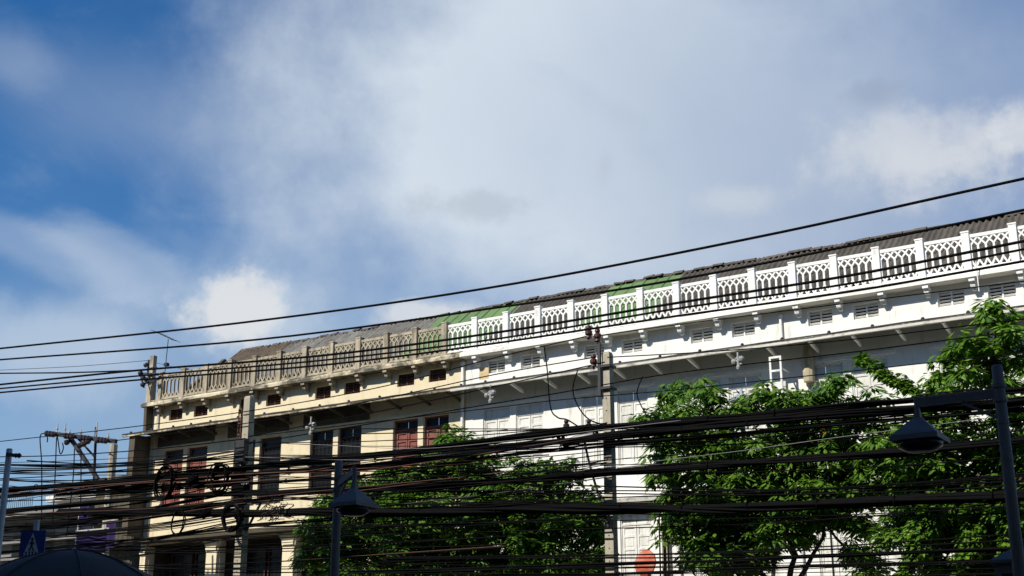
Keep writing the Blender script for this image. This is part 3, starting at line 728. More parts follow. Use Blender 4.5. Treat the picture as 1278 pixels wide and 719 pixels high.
cable('cable along canopy edge of white row from pole', [(758, 446), (900, 438), (1060, 424), (1278, 398)], PD-.2, 1.4, ext=(0, 8))
cable('cable below canopy of the cream row to concrete pole', [(310, 545), (480, 512), (620, 482), (755, 452)], PD-.2, 1.5, ext=(0, 0))
cable('cable in canopy shadow of white row, upper', [(590, 508), (700, 490), (840, 466), (1060, 440), (1278, 412)], PD-.1, 1.5)
cable('cable in canopy shadow of white row, lower', [(590, 512), (700, 499), (840, 487), (1000, 470), (1278, 440)], PD-.1, 1.2)
# main black bundles
GB = 'black cable bundles slung from pole to pole'
bundle('heavy black cable bundle passing over tree tops, highest bundle', [(-10, 612), (150, 600), (305, 585), (450, 571), (620, 549), (760, 532), (900, 522), (1060, 507), (1278, 488)], PD-.33, 8, 10)
bundle('black cable bundle just under the highest bundle', [(305, 592), (450, 582), (620, 560), (760, 545), (900, 532), (1060, 517), (1278, 500)], PD-.38, 8, 9)
bundle('loose cable bundle with rusty strands, third from top on pole', [(300, 604), (450, 594), (620, 570), (760, 554), (900, 545), (1060, 529), (1278, 512)], PD-.3, 5.5, 6)
bundle('black cable bundle through the middle of the tree crowns', [(-10, 640), (150, 625), (305, 617), (450, 611), (620, 601), (760, 590), (900, 580), (1060, 569), (1278, 549)], PD-.4, 7.5, 9)
bundle('thickest black cable bundle low across all tree crowns', [(305, 640), (450, 640), (620, 637), (760, 634), (900, 633), (1060, 628), (1278, 618)], PD-.45, 10.5, 16)
bundle('black cable bundle from left steel post to the spool-rack pole', [(-10, 660), (100, 650), (200, 637), (305, 627)], PD-.36, 6, 7, ext=(8, 0))
bundle('sagging black bundle below the box on the spool-rack pole', [(-10, 667), (90, 655), (200, 632), (305, 610)], PD-.42, 5, 6, ext=(8, 0))
bundle('black bundle at the level of the black box', [(-10, 622), (100, 611), (200, 606), (305, 600)], PD-.3, 5, 6, ext=(8, 0))
bundle('low black bundle across foot of cream row', [(-10, 690), (150, 676), (305, 657), (420, 647)], PD-.3, 4, 5, ext=(8, 0))
bundle('lowest black bundle above the orange disc', [(770, 704), (900, 700), (1060, 692), (1278, 684)], PD-.4, 4, 5)
bundle('bottom black bundle crossing the orange disc', [(420, 722), (600, 719), (770, 716), (900, 712), (1060, 706), (1278, 700)], PD-.36, 4, 5)
for i, (a, b, m_) in enumerate((([(0, 617), (120, 606), (305, 592), (450, 585), (600, 574)], 2.2, M_RUST), ([(0, 628), (150, 605), (305, 598), (450, 578)], 1.6, M_RUST), ([(180, 646), (305, 628), (420, 616), (560, 598)], 1.6, M_RUST), ([(60, 640), (200, 634), (305, 622), (500, 603)], 1.4, M_RUST), ([(320, 600), (420, 592), (560, 573), (640, 560)], 1.5, M_RUST))):
    cable('orange-brown cable among the black ones by the spool-rack pole', a, PD-.5-.03*i, b*.75, m_, 'orange-brown cables by the spool-rack pole', ext=(2, 2))
for i, a in enumerate(([(420, 556), (520, 560), (620, 552), (755, 536)], [(840, 573), (930, 562), (1030, 548), (1130, 535)], [(330, 571), (470, 574), (600, 563)])):
    cable('thin pale wire among black cables', a, PD-.5, .7, M_PALEC, 'pale wires among the cables', ext=(2, 2))  # wires drawn in the pale cable colour
# the thin ones
random.seed(21)
def spread(n, xa, ya, xb, yb, sag, label, group, ext, w=(.9, 1.9)):
    for i in range(n):
        y0 = rnd(*ya); t = (y0-ya[0])/(ya[1]-ya[0]); y1 = yb[0]+(yb[1]-yb[0])*min(1, max(0, t+rnd(-.22, .22)))
        s = rnd(*sag); xm = (xa+xb)/2
        cable(label, [(xa, y0), (xa*.7+xb*.3, y0*.7+y1*.3+s*.8), (xa*.35+xb*.65, y0*.35+y1*.65+s*.85), (xb, y1)], PD-rnd(.15, .6), rnd(*w), random.choice([M_BLACK]*24+[M_GREYC, M_RUST]), group, ext, 6)
spread(40, -20, (576, 712), 304, (562, 668), (3, 12), 'thin cable running left from the spool-rack pole', 'thin cables left of the spool-rack pole', (6, 0))
spread(10, -20, (568, 600), 304, (548, 600), (2, 9), 'thin cable high on left, before the blue sky', 'thin cables before the sky beside the far pole', (6, 0), (.8, 1.5))
spread(24, 306, (550, 668), 757, (528, 645), (4, 12), 'thin cable strung between the two square concrete poles', 'thin cables between the square poles', (0, 0))
spread(20, 759, (532, 660), 1300, (492, 640), (4, 10), 'thin cable running right from the insulator-arm pole through trees', 'thin cables right of the insulator-arm pole', (8, 0))
spread(12, 150, (672, 716), 470, (655, 712), (1, 5), 'thin cable low across the second-floor windows of cream row', 'thin low cables before the cream row', (4, 4))
spread(8, 640, (690, 717), 1300, (660, 716), (2, 6), 'thin low cable in front of the white row and tree trunks', 'thin low cables before the white row', (4, 4))
# drops, hooks and coils
cable('drooping cable from white cornice to black insulator, left', [(679, 432), (683, 462), (687, 508), (696, 521), (708, 524), (724, 534)], PD-.1, 1.8, ext=(0, 0))
cable('drooping cable from canopy to black insulator beside the pole', [(721, 462), (715, 486), (722, 508), (736, 524), (757, 531)], PD-.1, 1.8, ext=(0, 0))
cable('short drooping cable on white wall right of the pole', [(802, 470), (795, 490), (800, 506), (808, 520)], PD+.3, 1.5, ext=(0, 0))
cable('dark slanting stay from splice boxes down beside the pole', [(729, 550), (736, 580), (744, 608), (752, 634)], PD-.3, 3.4, M_STEEL, ext=(0, .5))
for i, a in enumerate(([(59, 552), (59, 544), (54, 541), (50, 547), (52, 580), (52, 640)], [(78, 553), (79, 560), (75, 566), (71, 545), (69, 590), (66, 650)], [(93, 560), (91, 600), (84, 660)], [(101, 560), (101, 610), (100, 668)])):
    cable('hanging wire drop below the insulator arm of far pole', a, 32.4, 1.4, None, 'wire drops below the far pole arm', (0, .3))
for x0, y0, rx, ry, lb, n in ((205, 602, 16, 20, 'wide', 5), (273, 597, 15, 17, 'fat', 7), (224, 652, 12, 15, 'thin', 2), (289, 646, 14, 17, 'low', 4)):
    c = at(x0, y0, PD-.55); b = MB(); wob = rnd(0, 6)
    for k in range(n):
        R1, R2 = metres(rx, c)*rnd(.88, 1.06), metres(ry, c)*rnd(.88, 1.06); a0 = rnd(-.12, .12); ox, oz = rnd(-.04, .04), rnd(-.04, .04)
        b.tube([Vector((R1*(1+.07*math.sin(2*t+wob+k*.3))*math.cos(t)+ox+a0*math.sin(t)*.3, rnd(-.01, .01)+.03*k-.06, R2*math.sin(t)+oz)) for t in [2*math.pi*j/24 for j in range(25)]], .02 if n < 3 else .022, 5)
    tag(b.build('cable_coil', M_BLACK, None, c, True), {'wide': 'wide black cable coil hanging before the leftmost red shutters', 'fat': 'fat black cable coil beside the black box on the pole', 'thin': 'single thin black cable loop below the wide coil', 'low': 'black cable coil at the crossarm brace of the spool-rack pole'}[lb], 'cable coil')
for x0, y0, l, sl, lb in ((240, 599, 14, -.5, 'slanting black splice closure between the two upper cable coils'), (256, 641, 11, -.35, 'ribbed black splice closure between the two lower cable coils')):
    c = at(x0, y0, PD-.6); L = metres(l, c); d = Vector((1, 0, -sl)).normalized()
    b = MB(); pr = [(.03, -L*.7), (.05, -L*.55), (.11, -L*.5)]
    for k in range(6): pr += [(.125, -L*.5+L*k/6+.02), (.105, -L*.5+L*(k+.6)/6)]
    pr += [(.11, L*.5), (.05, L*.55), (.03, L*.7)]
    tag(b.lathe(pr, (0, 0, 0), 10, ax=d).build('splice_closure', M_BLACK, None, c), lb, 'cable joint')
# pale cross-shaped spacers hung on the canopy cable
for x0, y0, lb in ((388, 531, 'pale cross-shaped cable spacer under the cream canopy'), (612, 491, 'pale cross-shaped cable spacer at the start of white row'), (921, 449, 'pale cross-shaped cable spacer left of the white pipe frame')):
    c = at(x0, y0, PD-.15); s = metres(11, c); b = MB()
    b.bar((0, 0, s), (0, 0, -s*.9), .035, .035); b.bar((-s*.5, 0, -s*.25), (s*.5, 0, s*.12), .04, .04); b.bar((-s*.5, .01, -.02), (0, .01, s*.4), .03, .03); b.bar((s*.42, .01, -.1), (0, .01, -s*.5), .03, .03)
    b.lathe([(.05, -.05), (.07, 0), (.05, .06)], (-s*.5, 0, -s*.2), 8); b.lathe([(.05, -.05), (.07, 0), (.05, .06)], (s*.42, 0, s*.05), 8); b.lathe([(.04, -.06), (.055, 0), (.03, .05)], (0, 0, -s*.85), 8)
    tag(b.build('cable_spacer', M_WCER, None, c), lb, 'cable spacer')

# ------------------------------------------------------------------ small things on the row
c = at(186, 468, 37.6)
r = empty('cable_anchor', c, 'dark bracket with insulators clamped to the corner post', 'bracket')
MB().bar((-.55, 0, .12), (.25, .3, .05), .08, .1).bar((-.4, 0, -.35), (.1, .3, -.2), .07, .07).bar((-.55, 0, .12), (-.3, .05, -.5), .06, .06).bar((-.2, .1, .1), (-.2, .1, .7), .06, .06).build('frame', M_STEEL, r)
for dx, dz in ((-.5, .14), (-.3, -.1), (-.1, -.2), (.1, -.05), (-.2, .45), (-.3, -.38)): MB().lathe([(.05, -.1), (.10, -.06), (.06, 0), (.10, .06), (.05, .1)], (dx, -.03, dz), 8, ax=(1, 0, .3)).build('insulator', M_GREYC, r)
c = at(205, 463, 39.5)
r = empty('tv_antenna', c, 'thin rooftop television antenna above the end of balustrade', 'antenna')
MB().tube([(0, 0, -1.3), (.1, 0, 1.42)], .018, 6).build('mast', M_STEEL, r)
MB().bar((-.75, 0, 1.9), (.45, .1, 1.32), .025, .025).build('boom', M_STEEL, r)
for k in range(7):
    t = k/6; p = Vector((-.75, 0, 1.9)).lerp(Vector((.45, .1, 1.32)), t); MB().bar(p+Vector((0, -.3, 0)), p+Vector((0, .3, 0)), .014, .014).build('element', M_STEEL, r)
MB().bar((-.5, 0, .42), (1.0, .1, -.02), .02, .02).build('lower_boom', M_STEEL, r)
MB().box(.02, .2, -.08, .08, .2, .34).build('booster_box', M_STEEL, r)
# white pipe frame standing clear of the wall
p0, p1 = at(961, 447, 37.55), at(974, 447, 37.55); q = at(974, 462, 37.55)
r = empty('pipe_frame', (p0.x, 37.55, 8.2), 'white pipe ladder frame standing clear of the white wall', 'frame'); o = Vector((-p0.x, -37.55, -8.2))
for xx in (p0.x, p1.x): MB().box(xx-.03, xx+.03, 37.52, 37.58, 7.0, p0.z-.03).build('upright', M_WTRIM, r, o)
for zz in (p0.z, q.z): MB().box(p0.x-.03, p1.x+.03, 37.518, 37.582, zz-.03, zz+.03).build('rung', M_WTRIM, r, o)
for zz in (9.4, 8.7, 8.0): MB().box(p0.x+.03, p1.x-.03, 37.53, 37.57, zz-.02, zz+.02).build('rung', M_WTRIM, r, o)
for zz in (11.0, 7.8): MB().box(p1.x-.02, p1.x+.02, 37.585, WD, zz-.02, zz+.02).build('stay', M_WTRIM, r, o)
# orange disc sign
c = at(806, 703, 35.5); R0 = metres(17, c)
r = empty('round_sign', c, 'orange-red faceted round sign before the white wall', 'sign')
MB().lathe([(R0, 0), (R0*.99, .05), (R0*.55, .13), (.04, .16)], (0, 0, 0), 10, ax=(-.2, -1, .15)).build('face', M_ORNG, r)
MB().tube([(.1, .05, 0), (.1, .05, -c.z+.13)], .045, 8).build('post', M_GALV, r)
# small red and white board among the leaves
c = at(1027, 535, 33); b = MB().box(-.2, .2, 0, .03, -.25, .22)
r = empty('notice_board', c, 'small white board with red mark glimpsed through leaves', 'sign')
b.build('panel', M_SIGNW, r); MB().box(-.09, .07, -.012, -.002, -.12, .2).build('mark', M_REDP, r); MB().tube([(0, .05, -.3), (0, .05, -c.z+.13)], .03, 6).build('post', M_GALV, r)

# ------------------------------------------------------------------ street lamps
def lamp(label, top, D, arm, arm_z, drop, col=None, scale=1.):
    m_ = col or M_LAMP; P = Vector(top); arm = Vector(arm)
    r = empty('street_lamp', (P.x, P.y, .13), label, 'street lamp', 'slate street lamps with pyramid shades'); o = Vector((-P.x, -P.y, -.13))
    b = MB().tube([(P.x, P.y, .13), (P.x, P.y, P.z-.02), (P.x, P.y, P.z)], [.07, .057, .05], 12); b.tube([(P.x, P.y, .13), (P.x, P.y, 1.0)], .12, 12); b.build('post', m_, r, o, True)
    bd = MB()
    for zz in (P.z-1.0, P.z-.62): bd.lathe([(.064, 0), (.064, .03)], (P.x, P.y, zz), 12)
    bd.build('band', m_, r, o)
    A = Vector((P.x, P.y, P.z-arm_z)); E = A+arm
    if arm.length > .01: MB().bar(A, E, .06, .085).tube([E+Vector((0, 0, .06)), E-Vector((0, 0, drop))], .028, 8).build('arm', m_, r, o)
    if arm.length > .01:
        MB().bar(A-Vector((0, 0, .28)), A.lerp(E, .45)-Vector((0, 0, .05)), .03, .03).build('brace', m_, r, o)
        MB().tube([A+Vector((0, 0, .09)), A.lerp(E, .3)+Vector((0, -.03, .065)), A.lerp(E, .7)+Vector((0, -.03, .075)), E+Vector((0, 0, .08))], .008, 5).lathe([(.075, 0), (.075, .04)], A-Vector((0, 0, .09)), 12).lathe([(.075, 0), (.075, .04)], A+Vector((0, 0, .06)), 12).build('clamp', m_, r, o)
    H = E-Vector((0, 0, drop)); s = .25*scale; q = math.sqrt(2); n = 4; rot = math.pi/4
    sh = MB().lathe([(.035, .10), (.05, .0), (s*q*.32, -.045), (s*q*.38, -.055), (s*q*.93, -.20), (s*q, -.205), (s*q, -.26), (s*q*.97, -.26), (s*q*.9, -.25)], H, 4, rot); sh.build('shade', m_, r, o)
    MB().lathe([(s*.98, -.252), (s*.93, -.31), (s*.6, -.36), (s*.3, -.37)], H, 12).build('glass_bowl', M_GLASS, r, o, True)
    return r
p = at(1244, 456, 14.0)
lamp('slate street lamp with long level arm beside peaked cabinet', p, 14, (-.86, 0, .0), .30, .16)
p = at(423, 575, 14.0)
lamp('slate street lamp with short arm in front of the cream row', p, 14, (.50, -.26, .10), .33, .22, scale=.95)
p = at(925, 490, 31.4)
lamp('pale post-top street lamp poking above tree crown by white row', p, 31, (0, 0, 0), .0, .0, mat('pale_blue_grey_paint', (.30, .33, .38), .5, .1, 5))
# peaked grey cabinet
c = at(1272, 690, 14.6)
r = empty('cabinet', (c.x, c.y, .13), 'tall grey cabinet with peaked cap and dark glass behind lamp post', 'cabinet'); o = Vector((-c.x, -c.y, -.13))
MB().box(c.x-.22, c.x+.22, c.y-.2, c.y+.2, .13, c.z-.13).build('body', M_LAMP, r, o)
MB().lathe([(.33, -.13), (.35, -.11), (.35, -.08), (.05, .06)], c, 4, math.pi/4).build('cap', M_LAMP, r, o)
MB().box(c.x-.15, c.x+.15, c.y-.212, c.y-.202, 1.2, c.z-.22).build('glass', M_GLASS, r, o)
# left steel post with a clamp
c = at(12, 560, 10.0)
r = empty('steel_post', (c.x, c.y, .13), 'bare galvanised steel tube post with a cable clamp near its top', 'post'); o = Vector((-c.x, -c.y, -.13))
MB().tube([(c.x, c.y, .13), (c.x, c.y, c.z-.01), (c.x, c.y, c.z)], [.036, .036, .028], 12).build('tube', M_GALV, r, o, True)
MB().bar(c+Vector((0, -.03, -.07)), c+Vector((.16, -.03, -.1)), .03, .04).lathe([(.015, -.05), (.03, -.03), (.02, 0), (.032, .03), (.015, .06)], c+Vector((.2, -.03, -.105)), 8, ax=(1, 0, -.1)).build('clamp', M_STEEL, r, o)
cable('thin cable fixed to the clamp of steel post', [(34, 575), (120, 579), (210, 577), (305, 566)], [10, 14, 20, PD-.2], .8, ext=(0, 0))

# ------------------------------------------------------------------ signs and parasol at lower left
c = at(41, 676, 12.0); w, h = metres(35, c), metres(30, c)
r = empty('crossing_sign', (c.x, c.y, .0), 'blue square pedestrian crossing sign with white triangle', 'sign', None, R_(18)); zc = c.z
MB().box(-w/2, w/2, -.01, .01, zc-h*.6, zc+h*.45).build('panel', M_BLUE, r)
t = MB(); t.v = [(-w*.28, -.012, zc-h*.42), (w*.28, -.012, zc-h*.42), (0, -.012, zc+h*.36)]; t.f = [(0, 1, 2)]; t.v += [(x_, -.016, z_) for x_, _, z_ in t.v]; t.f = [(0, 2, 1), (3, 4, 5), (0, 1, 4, 3), (1, 2, 5, 4), (2, 0, 3, 5)]; t.build('triangle', M_SIGNW, r)
g = MB().lathe([(.02, 0), (.02, .003)], (0, -.017, zc+h*.10), 10, ax=(0, -1, 0)); g.bar((0, -.019, zc+.01), (.0, -.019, zc-.065), .028, .004, (0, 1, 0)); g.bar((0, -.0192, zc-.055), (-.038, -.0192, zc-.13), .017, .004, (0, 1, 0)); g.bar((0, -.0194, zc-.055), (.038, -.0194, zc-.13), .017, .004, (0, 1, 0)); g.bar((0, -.0196, zc), (.043, -.0196, zc-.04), .013, .004, (0, 1, 0)); g.bar((0, -.0198, zc), (-.043, -.0198, zc-.04), .013, .004, (0, 1, 0)); g.build('walking_figure', M_SIGNK, r)
st = MB()
for k in range(5): st.box(-w*.3+k*w*.13, -w*.3+k*w*.13+w*.06, -.0145, -.0105, zc-h*.56, zc-h*.44)
st.build('stripes', M_SIGNW, r)
MB().tube([(0, .05, 0), (0, .05, zc+.3)], .04, 8).build('post', M_GALV, r)
def banner(label, x0, y0, x1, y1, D):
    a, b_ = at(x0, y0, D), at(x1, y1, D); r = empty('banner', ((a.x+b_.x)/2, D, b_.z), label, 'banner'); W_, H_ = b_.x-a.x, a.z-b_.z
    m = MB(); n = 10
    for j in range(2):
        for i in range(n+1): m.v.append((-W_/2+W_*i/n, .025*math.sin(i*1.1+j*.5), H_*j))
    for i in range(n): m.f.append((i, i+1, n+2+i, n+1+i))
    m.build('cloth', M_PURP, r); MB().bar((-W_/2-.05, 0, H_), (W_/2+.05, 0, H_), .04, .04).tube([(-W_/2-.05, .05, H_), (-W_/2-.05, .05, -b_.z)], .03, 6).build('pole', M_GALV, r)
banner('wide purple cloth banner under the far concrete pole', 96, 663, 132, 690, 30)
banner('narrow purple banner above the wide purple banner', 100, 628, 110, 655, 31)
banner('tall purple banner against the dark boarded house', 133, 650, 143, 684, 31.5)
c = at(92, 686, 6.0)
r = empty('parasol', (c.x, c.y, .13), 'dark navy market parasol seen from below its crown', 'parasol'); H = c.z-.13
m = MB(); n = 8; rings = [0.02, .18, .36, .55, .75, .95, 1.1]
m.v.append((0, 0, H))
for rr in rings[1:]:
    for a in range(n*3):
        t = 2*math.pi*a/(n*3)+.2; k = a % 3; sag = (.0 if k == 0 else .007*rr/.5); m.v.append((rr*math.cos(t), rr*math.sin(t), H-.50*rr*rr-.05*rr-sag))
N = n*3
for a in range(N): m.f.append((0, 1+a, 1+(a+1) % N))
for j in range(len(rings)-2):
    for a in range(N): m.f.append((1+j*N+a, 1+(j+1)*N+a, 1+(j+1)*N+(a+1) % N, 1+j*N+(a+1) % N))
cn = m.build('canopy', M_NAVY, r, (0, 0, 0), True)
for a in range(n):
    t = 2*math.pi*a/n+.2; MB().tube([(rr*math.cos(t), rr*math.sin(t), H-.50*rr*rr-.05*rr+.003) for rr in rings], .006, 5).build('seam', M_NAVY, cn)
    MB().tube([(rr*math.cos(t), rr*math.sin(t), H-.50*rr*rr-.05*rr-.03) for rr in rings], .009, 5).build('rib', M_GALV, r)
MB().tube([(0, 0, 0), (0, 0, H)], .025, 8).build('pole', M_GALV, r)
MB().lathe([(.25, 0), (.25, .08), (.05, .12), (.04, .35)], (0, 0, 0), 12).build('base', M_CONC, r)

# ------------------------------------------------------------------ trees
def leaf(b, p, d, up, l, w):
    s = d.cross(up)
    if s.length < 1e-3: s = Vector((1, 0, 0))
    s.normalize(); nn = s.cross(d)
    i = len(b.v)
    b.v += [tuple(p), tuple(p+d*l*.45+s*w*.5-nn*w*.12), tuple(p+d*l-nn*l*.12), tuple(p+d*l*.45-s*w*.5-nn*w*.12), tuple(p+d*l*.5+nn*w*.05)]
    b.f += [(i, i+1, i+4), (i+1, i+2, i+4), (i+2, i+3, i+4), (i+3, i, i+4)]
def spray(b, tw, c, r, n, droop=.25, L=.2, flat=.85):
    for _ in range(n):
        a = rnd(0, 6.283); el = rnd(-.7, 1.15); d = Vector((math.cos(a)*math.cos(el), math.sin(a)*math.cos(el), math.sin(el)*flat)).normalized()
        s = c - d*r*rnd(.0, .35) + Vector((rnd(-.2, .2), rnd(-.2, .2), rnd(-.15, .15)))*r; ln = r*rnd(.6, 1.15); k = max(4, int(ln/.085))
        p = s.copy(); pts = [p.copy()]
        for j in range(k):
            dd = (d-Vector((0, 0, droop*(j/k)*1.6))).normalized(); p = p+dd*(ln/k); pts.append(p.copy())
            side = dd.cross(ZZ); side = side.normalized() if side.length > .01 else Vector((1, 0, 0))
            for sg in (-1, 1):
                if random.random() < .12: continue
                ld = (side*sg*rnd(.7, 1.1)+dd*rnd(.3, .8)-ZZ*rnd(-.1, .75)).normalized()
                leaf(b, p, ld, (ZZ+Vector((rnd(-.8, .8), rnd(-.8, .8), 0))).normalized(), L*rnd(.55, 1.35), L*rnd(.36, .58))
        if tw is not None: tw.tube(pts, .006, 3, False)
def rosette(b, c, r, n):
    ax = Vector((rnd(-.35, .2), rnd(-.5, .1), 1)).normalized()
    e1 = ax.cross(Vector((1, 0, 0))).normalized(); e2 = ax.cross(e1)
    for k in range(n):
        a = rnd(0, 6.283); t = math.sqrt(rnd(.02, 1)); h = .45*(1-t*t)
        o = e1*math.cos(a)+e2*math.sin(a); p = c+o*t*r*.62+ax*h*r
        d = (o*(.35+.9*t)+ax*(.25-.95*t)+Vector((rnd(-.25, .25), rnd(-.25, .25), rnd(-.2, .2)))).normalized()
        leaf(b, p, d, (ax+o*.6*t).normalized(), r*rnd(.5, .95), r*rnd(.22, .36))
def tree(label, base, fork, clusters, D, depth, seed, lm, dens=30, hang=()):
    random.seed(seed)
    r = empty('street_tree', (base[0], base[1], .13), label, 'tree', 'street trees before the white and cream rows'); o = Vector((-base[0], -base[1], -.13))
    crown = MB(); wood = MB(); cs = []
    for (x, y, rp) in clusters:
        d = D+rnd(-depth, depth*.4); c = at(x, y, d); cs.append((c, metres(rp, c)))
        for _ in range(4 if y > 600 else 3 if y > 535 else 1):
            d2 = D+rnd(-depth*.3, depth*1.5); c2 = at(x+rnd(-.6, .6)*rp, y+rnd(.0, .9)*rp, d2); cs.append((c2, metres(rp, c2)))
    for c, rr in cs:
        spray(crown, wood, c, rr, max(4, int(dens*.36*(rr/.5)**1.3)))
        for _ in range(max(4, int(8*(rr/.4)**1.5))):
            u = Vector((rnd(-1, 1), rnd(-1, .7), rnd(-.8, .85)))
            if u.length > 1: u.normalize()
            rosette(crown, c+u*rr*.95, rnd(.18, .38), random.randint(16, 26))
    for (x0, y0, x1, y1, rp, d) in hang:                       # hanging boughs
        a, b_ = at(x0, y0, d), at(x1, y1, d); n = 16
        for i in range(n):
            p = a.lerp(b_, i/(n-1)); spray(crown, None, p, metres(rp, p)*(1-.45*i/n), 12, .9 if y1 > y0 else .2, .19 if y1 > y0 else .17, .9)
        wood.tube([a+Vector((.2, .4, .5 if y1 > y0 else -.6)), a, b_], [.03, .02, .006], 5)
    F = [Vector(f) for f in fork]; B = Vector(base)
    wood.tube([B, B.lerp(F[0], .35)+Vector((.05, .03, 0)), B.lerp(F[0], .7)-Vector((.04, 0, 0)), F[0]], [.14, .11, .10, .085], 9)
    main = F[1:5]; joints = []
    for q, f in enumerate(F[1:]):
        if q < 4: g = B.lerp(F[0], .80+.066*q); r0 = .075
        else: g = min(joints, key=lambda t: (t-f).length); r0 = .045
        pts_ = [g.lerp(f, t)+Vector((rnd(-.13, .13), rnd(-.13, .13), rnd(-.06, .06)-.25*math.sin(math.pi*t)))*(0 if t in (0, 1) else 1) for t in (0, .17, .33, .5, .67, .84, 1)]
        if q < 4: joints += pts_[3:]
        wood.tube(pts_, [r0*(1-.09*t) for t in range(7)], 7)
    for i, (c, rr) in enumerate(cs):
        if i % 5: continue
        f = min(F[1:] if len(F) > 1 else F, key=lambda q: (q-c).length); mid = f.lerp(c, .5)+Vector((rnd(-.2, .2), rnd(-.2, .2), -.12))
        wood.tube([f, f.lerp(mid, .5)+Vector((rnd(-.06, .06), 0, -.03)), mid, mid.lerp(c, .6), c], [.035, .028, .02, .014, .006], 5)
    wood.build('trunk', M_BARK, r, o, True); k = crown.build('crown', lm, r, o)
    return r
T1 = [(573, 549, 20), (556, 566, 20), (592, 560, 18), (545, 583, 22), (600, 580, 22), (575, 590, 22), (515, 596, 20), (640, 592, 22), (680, 588, 22), (705, 583, 16), (485, 583, 14), (478, 606, 18), (440, 612, 16), (415, 632, 18), (455, 632, 20), (500, 628, 24), (545, 622, 26), (600, 622, 28), (650, 622, 26), (695, 615, 22), (725, 625, 18), (742, 632, 14),
      (395, 653, 16), (430, 658, 22), (475, 662, 26), (530, 660, 28), (590, 660, 28), (645, 655, 26), (695, 650, 24), (735, 655, 20), (392, 686, 18), (430, 695, 24), (480, 700, 28), (540, 700, 28), (600, 700, 28), (655, 695, 26), (670, 672, 24), (640, 712, 24), (575, 680, 28), (505, 680, 28), (705, 695, 24), (725, 715, 22), (500, 720, 26), (580, 722, 26), (655, 730, 26), (745, 690, 18), (752, 712, 14), (690, 725, 24), (620, 735, 26), (540, 735, 26), (460, 730, 26), (410, 722, 18)]
tree('leafy street tree with broad crown between the two square poles', (at(565, 719, 30.3).x, 30.3, .13), [at(565, 730, 30.3), at(520, 660, 30.3), at(600, 650, 30.3), at(665, 660, 30.3), at(450, 680, 30.3), at(725, 690, 30.2), at(570, 610, 30.3)], T1, 30.3, 1.0, 3, M_LEAF)
T2 = [(830, 493, 14), (850, 490, 13), (872, 490, 16), (893, 492, 16), (862, 508, 18), (888, 512, 18), (825, 517, 16), (800, 522, 12), (845, 522, 18), (915, 512, 16), (935, 505, 16), (955, 493, 15), (975, 500, 16), (960, 512, 18), (1005, 503, 16), (1025, 497, 14), (1042, 483, 13), (1048, 477, 9), (1040, 505, 18), (1070, 508, 16), (1095, 500, 14), (990, 515, 18),
      (830, 545, 20), (870, 545, 24), (915, 545, 26), (960, 545, 26), (1005, 540, 26), (1050, 540, 26), (1095, 535, 24), (1130, 540, 22), (825, 580, 18), (860, 580, 24), (905, 585, 28), (955, 585, 28), (1005, 580, 28), (1055, 578, 28), (1100, 572, 26), (845, 615, 22), (885, 618, 26), (930, 620, 28), (980, 615, 28), (1030, 612, 26), (1075, 605, 24), (1115, 600, 22),
      (852, 652, 22), (885, 655, 24), (925, 652, 26), (970, 645, 24), (1010, 640, 18), (1050, 640, 16), (960, 672, 18), (945, 700, 16), (1000, 668, 12), (905, 712, 20), (1020, 622, 22), (864, 688, 16), (885, 690, 22), (915, 688, 18), (1080, 655, 14), (1075, 690, 16), (1085, 715, 18)]
tree('wide leafy street tree before the white row with forked dark trunk', (at(985, 719, 30.5).x, 30.5, .13), [at(985, 722, 30.5), at(950, 660, 30.5), at(890, 610, 30.5), at(1030, 650, 30.5), at(985, 590, 30.5), at(1060, 570, 30.5), at(870, 540, 30.5), at(940, 530, 30.5)], T2, 30.5, 1.0, 5, M_LEAF)
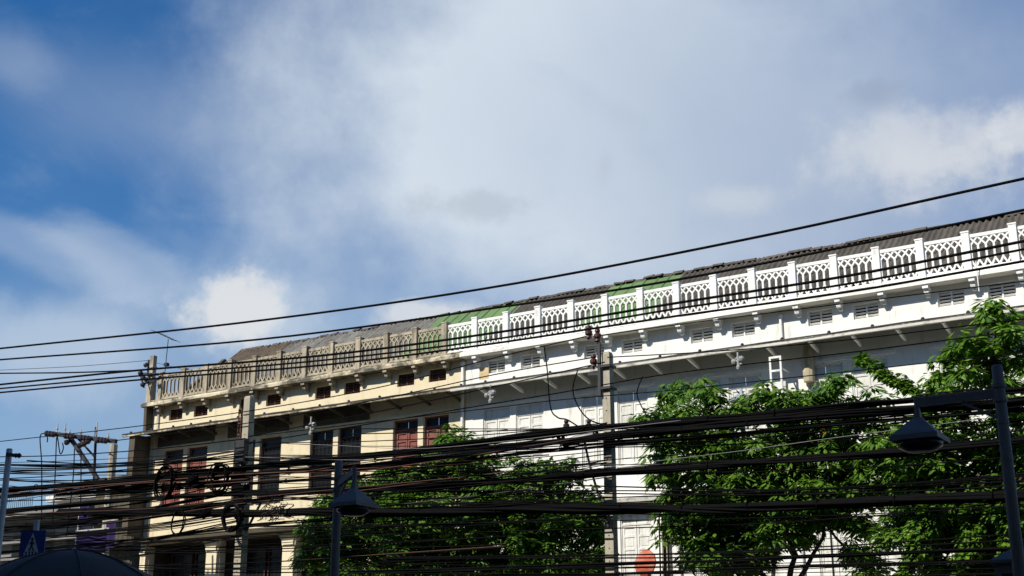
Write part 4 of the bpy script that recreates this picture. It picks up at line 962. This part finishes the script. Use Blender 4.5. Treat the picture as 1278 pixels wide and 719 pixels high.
T3 = [(1242, 385, 10), (1238, 400, 11), (1255, 402, 10), (1250, 432, 16), (1262, 418, 14), (1225, 428, 14), (1205, 427, 12), (1195, 440, 14), (1215, 446, 16), (1240, 452, 18), (1268, 450, 18), (1180, 458, 14), (1200, 465, 18), (1230, 475, 20), (1262, 478, 20), (1165, 484, 14), (1190, 490, 18), (1285, 430, 18), (1300, 460, 22),
      (1160, 520, 18), (1200, 520, 24), (1245, 515, 26), (1285, 515, 26), (1140, 550, 18), (1180, 555, 24), (1225, 555, 28), (1270, 555, 28), (1130, 585, 18), (1170, 590, 24), (1215, 595, 28), (1262, 595, 28), (1300, 590, 26), (1145, 620, 16), (1200, 625, 22), (1245, 630, 26), (1285, 635, 26), (1210, 660, 18), (1250, 665, 22), (1285, 675, 24), (1235, 700, 22), (1280, 715, 24), (1200, 700, 16), (1205, 725, 18), (1120, 640, 16), (1112, 668, 13), (1160, 660, 18), (1165, 700, 18), (1185, 640, 18), (1190, 670, 16), (1185, 715, 18), (1225, 680, 20), (1260, 640, 24), (1240, 725, 24), (1150, 600, 22)]
tree('leafy street tree with hanging boughs behind the peaked cabinet', (at(1205, 719, 29.2).x, 29.2, .13), [at(1205, 690, 29.2), at(1180, 610, 29.2), at(1230, 580, 29.2), at(1200, 520, 29.2), at(1270, 560, 29.2), at(1240, 450, 29.2), at(1275, 650, 29.2)], T3, 29.2, .9, 8, M_LEAF2,
     hang=((1158, 500, 1074, 447, 13, 28.9), (1172, 618, 1128, 712, 20, 28.1), (1160, 640, 1150, 690, 16, 28.2), (1214, 630, 1212, 690, 20, 28.2), (1262, 620, 1256, 700, 18, 28.2)))
# dry twig tuft on the spool-rack pole
random.seed(4)
c = at(340, 640, PD-.5); b = MB()
for i in range(26):
    a = Vector((rnd(-.5, .1), rnd(-.1, .1), rnd(-.25, .05))); b.tube([a, a+Vector((rnd(.1, .3), rnd(-.1, .1), rnd(0, .25))), a+Vector((rnd(.3, .7), rnd(-.1, .1), rnd(.0, .35)))], .012, 4)
    for j in range(2): leaf(b, a+Vector((rnd(.2, .6), rnd(-.1, .1), rnd(0, .3))), Vector((rnd(-1, 1), rnd(-.3, .3), rnd(-1, .2))).normalized(), ZZ, .1, .05)
tag(b.build('dead_vine', M_BARK, None, c), 'dry dark vine caught on crossarm of the spool-rack pole', 'vine')
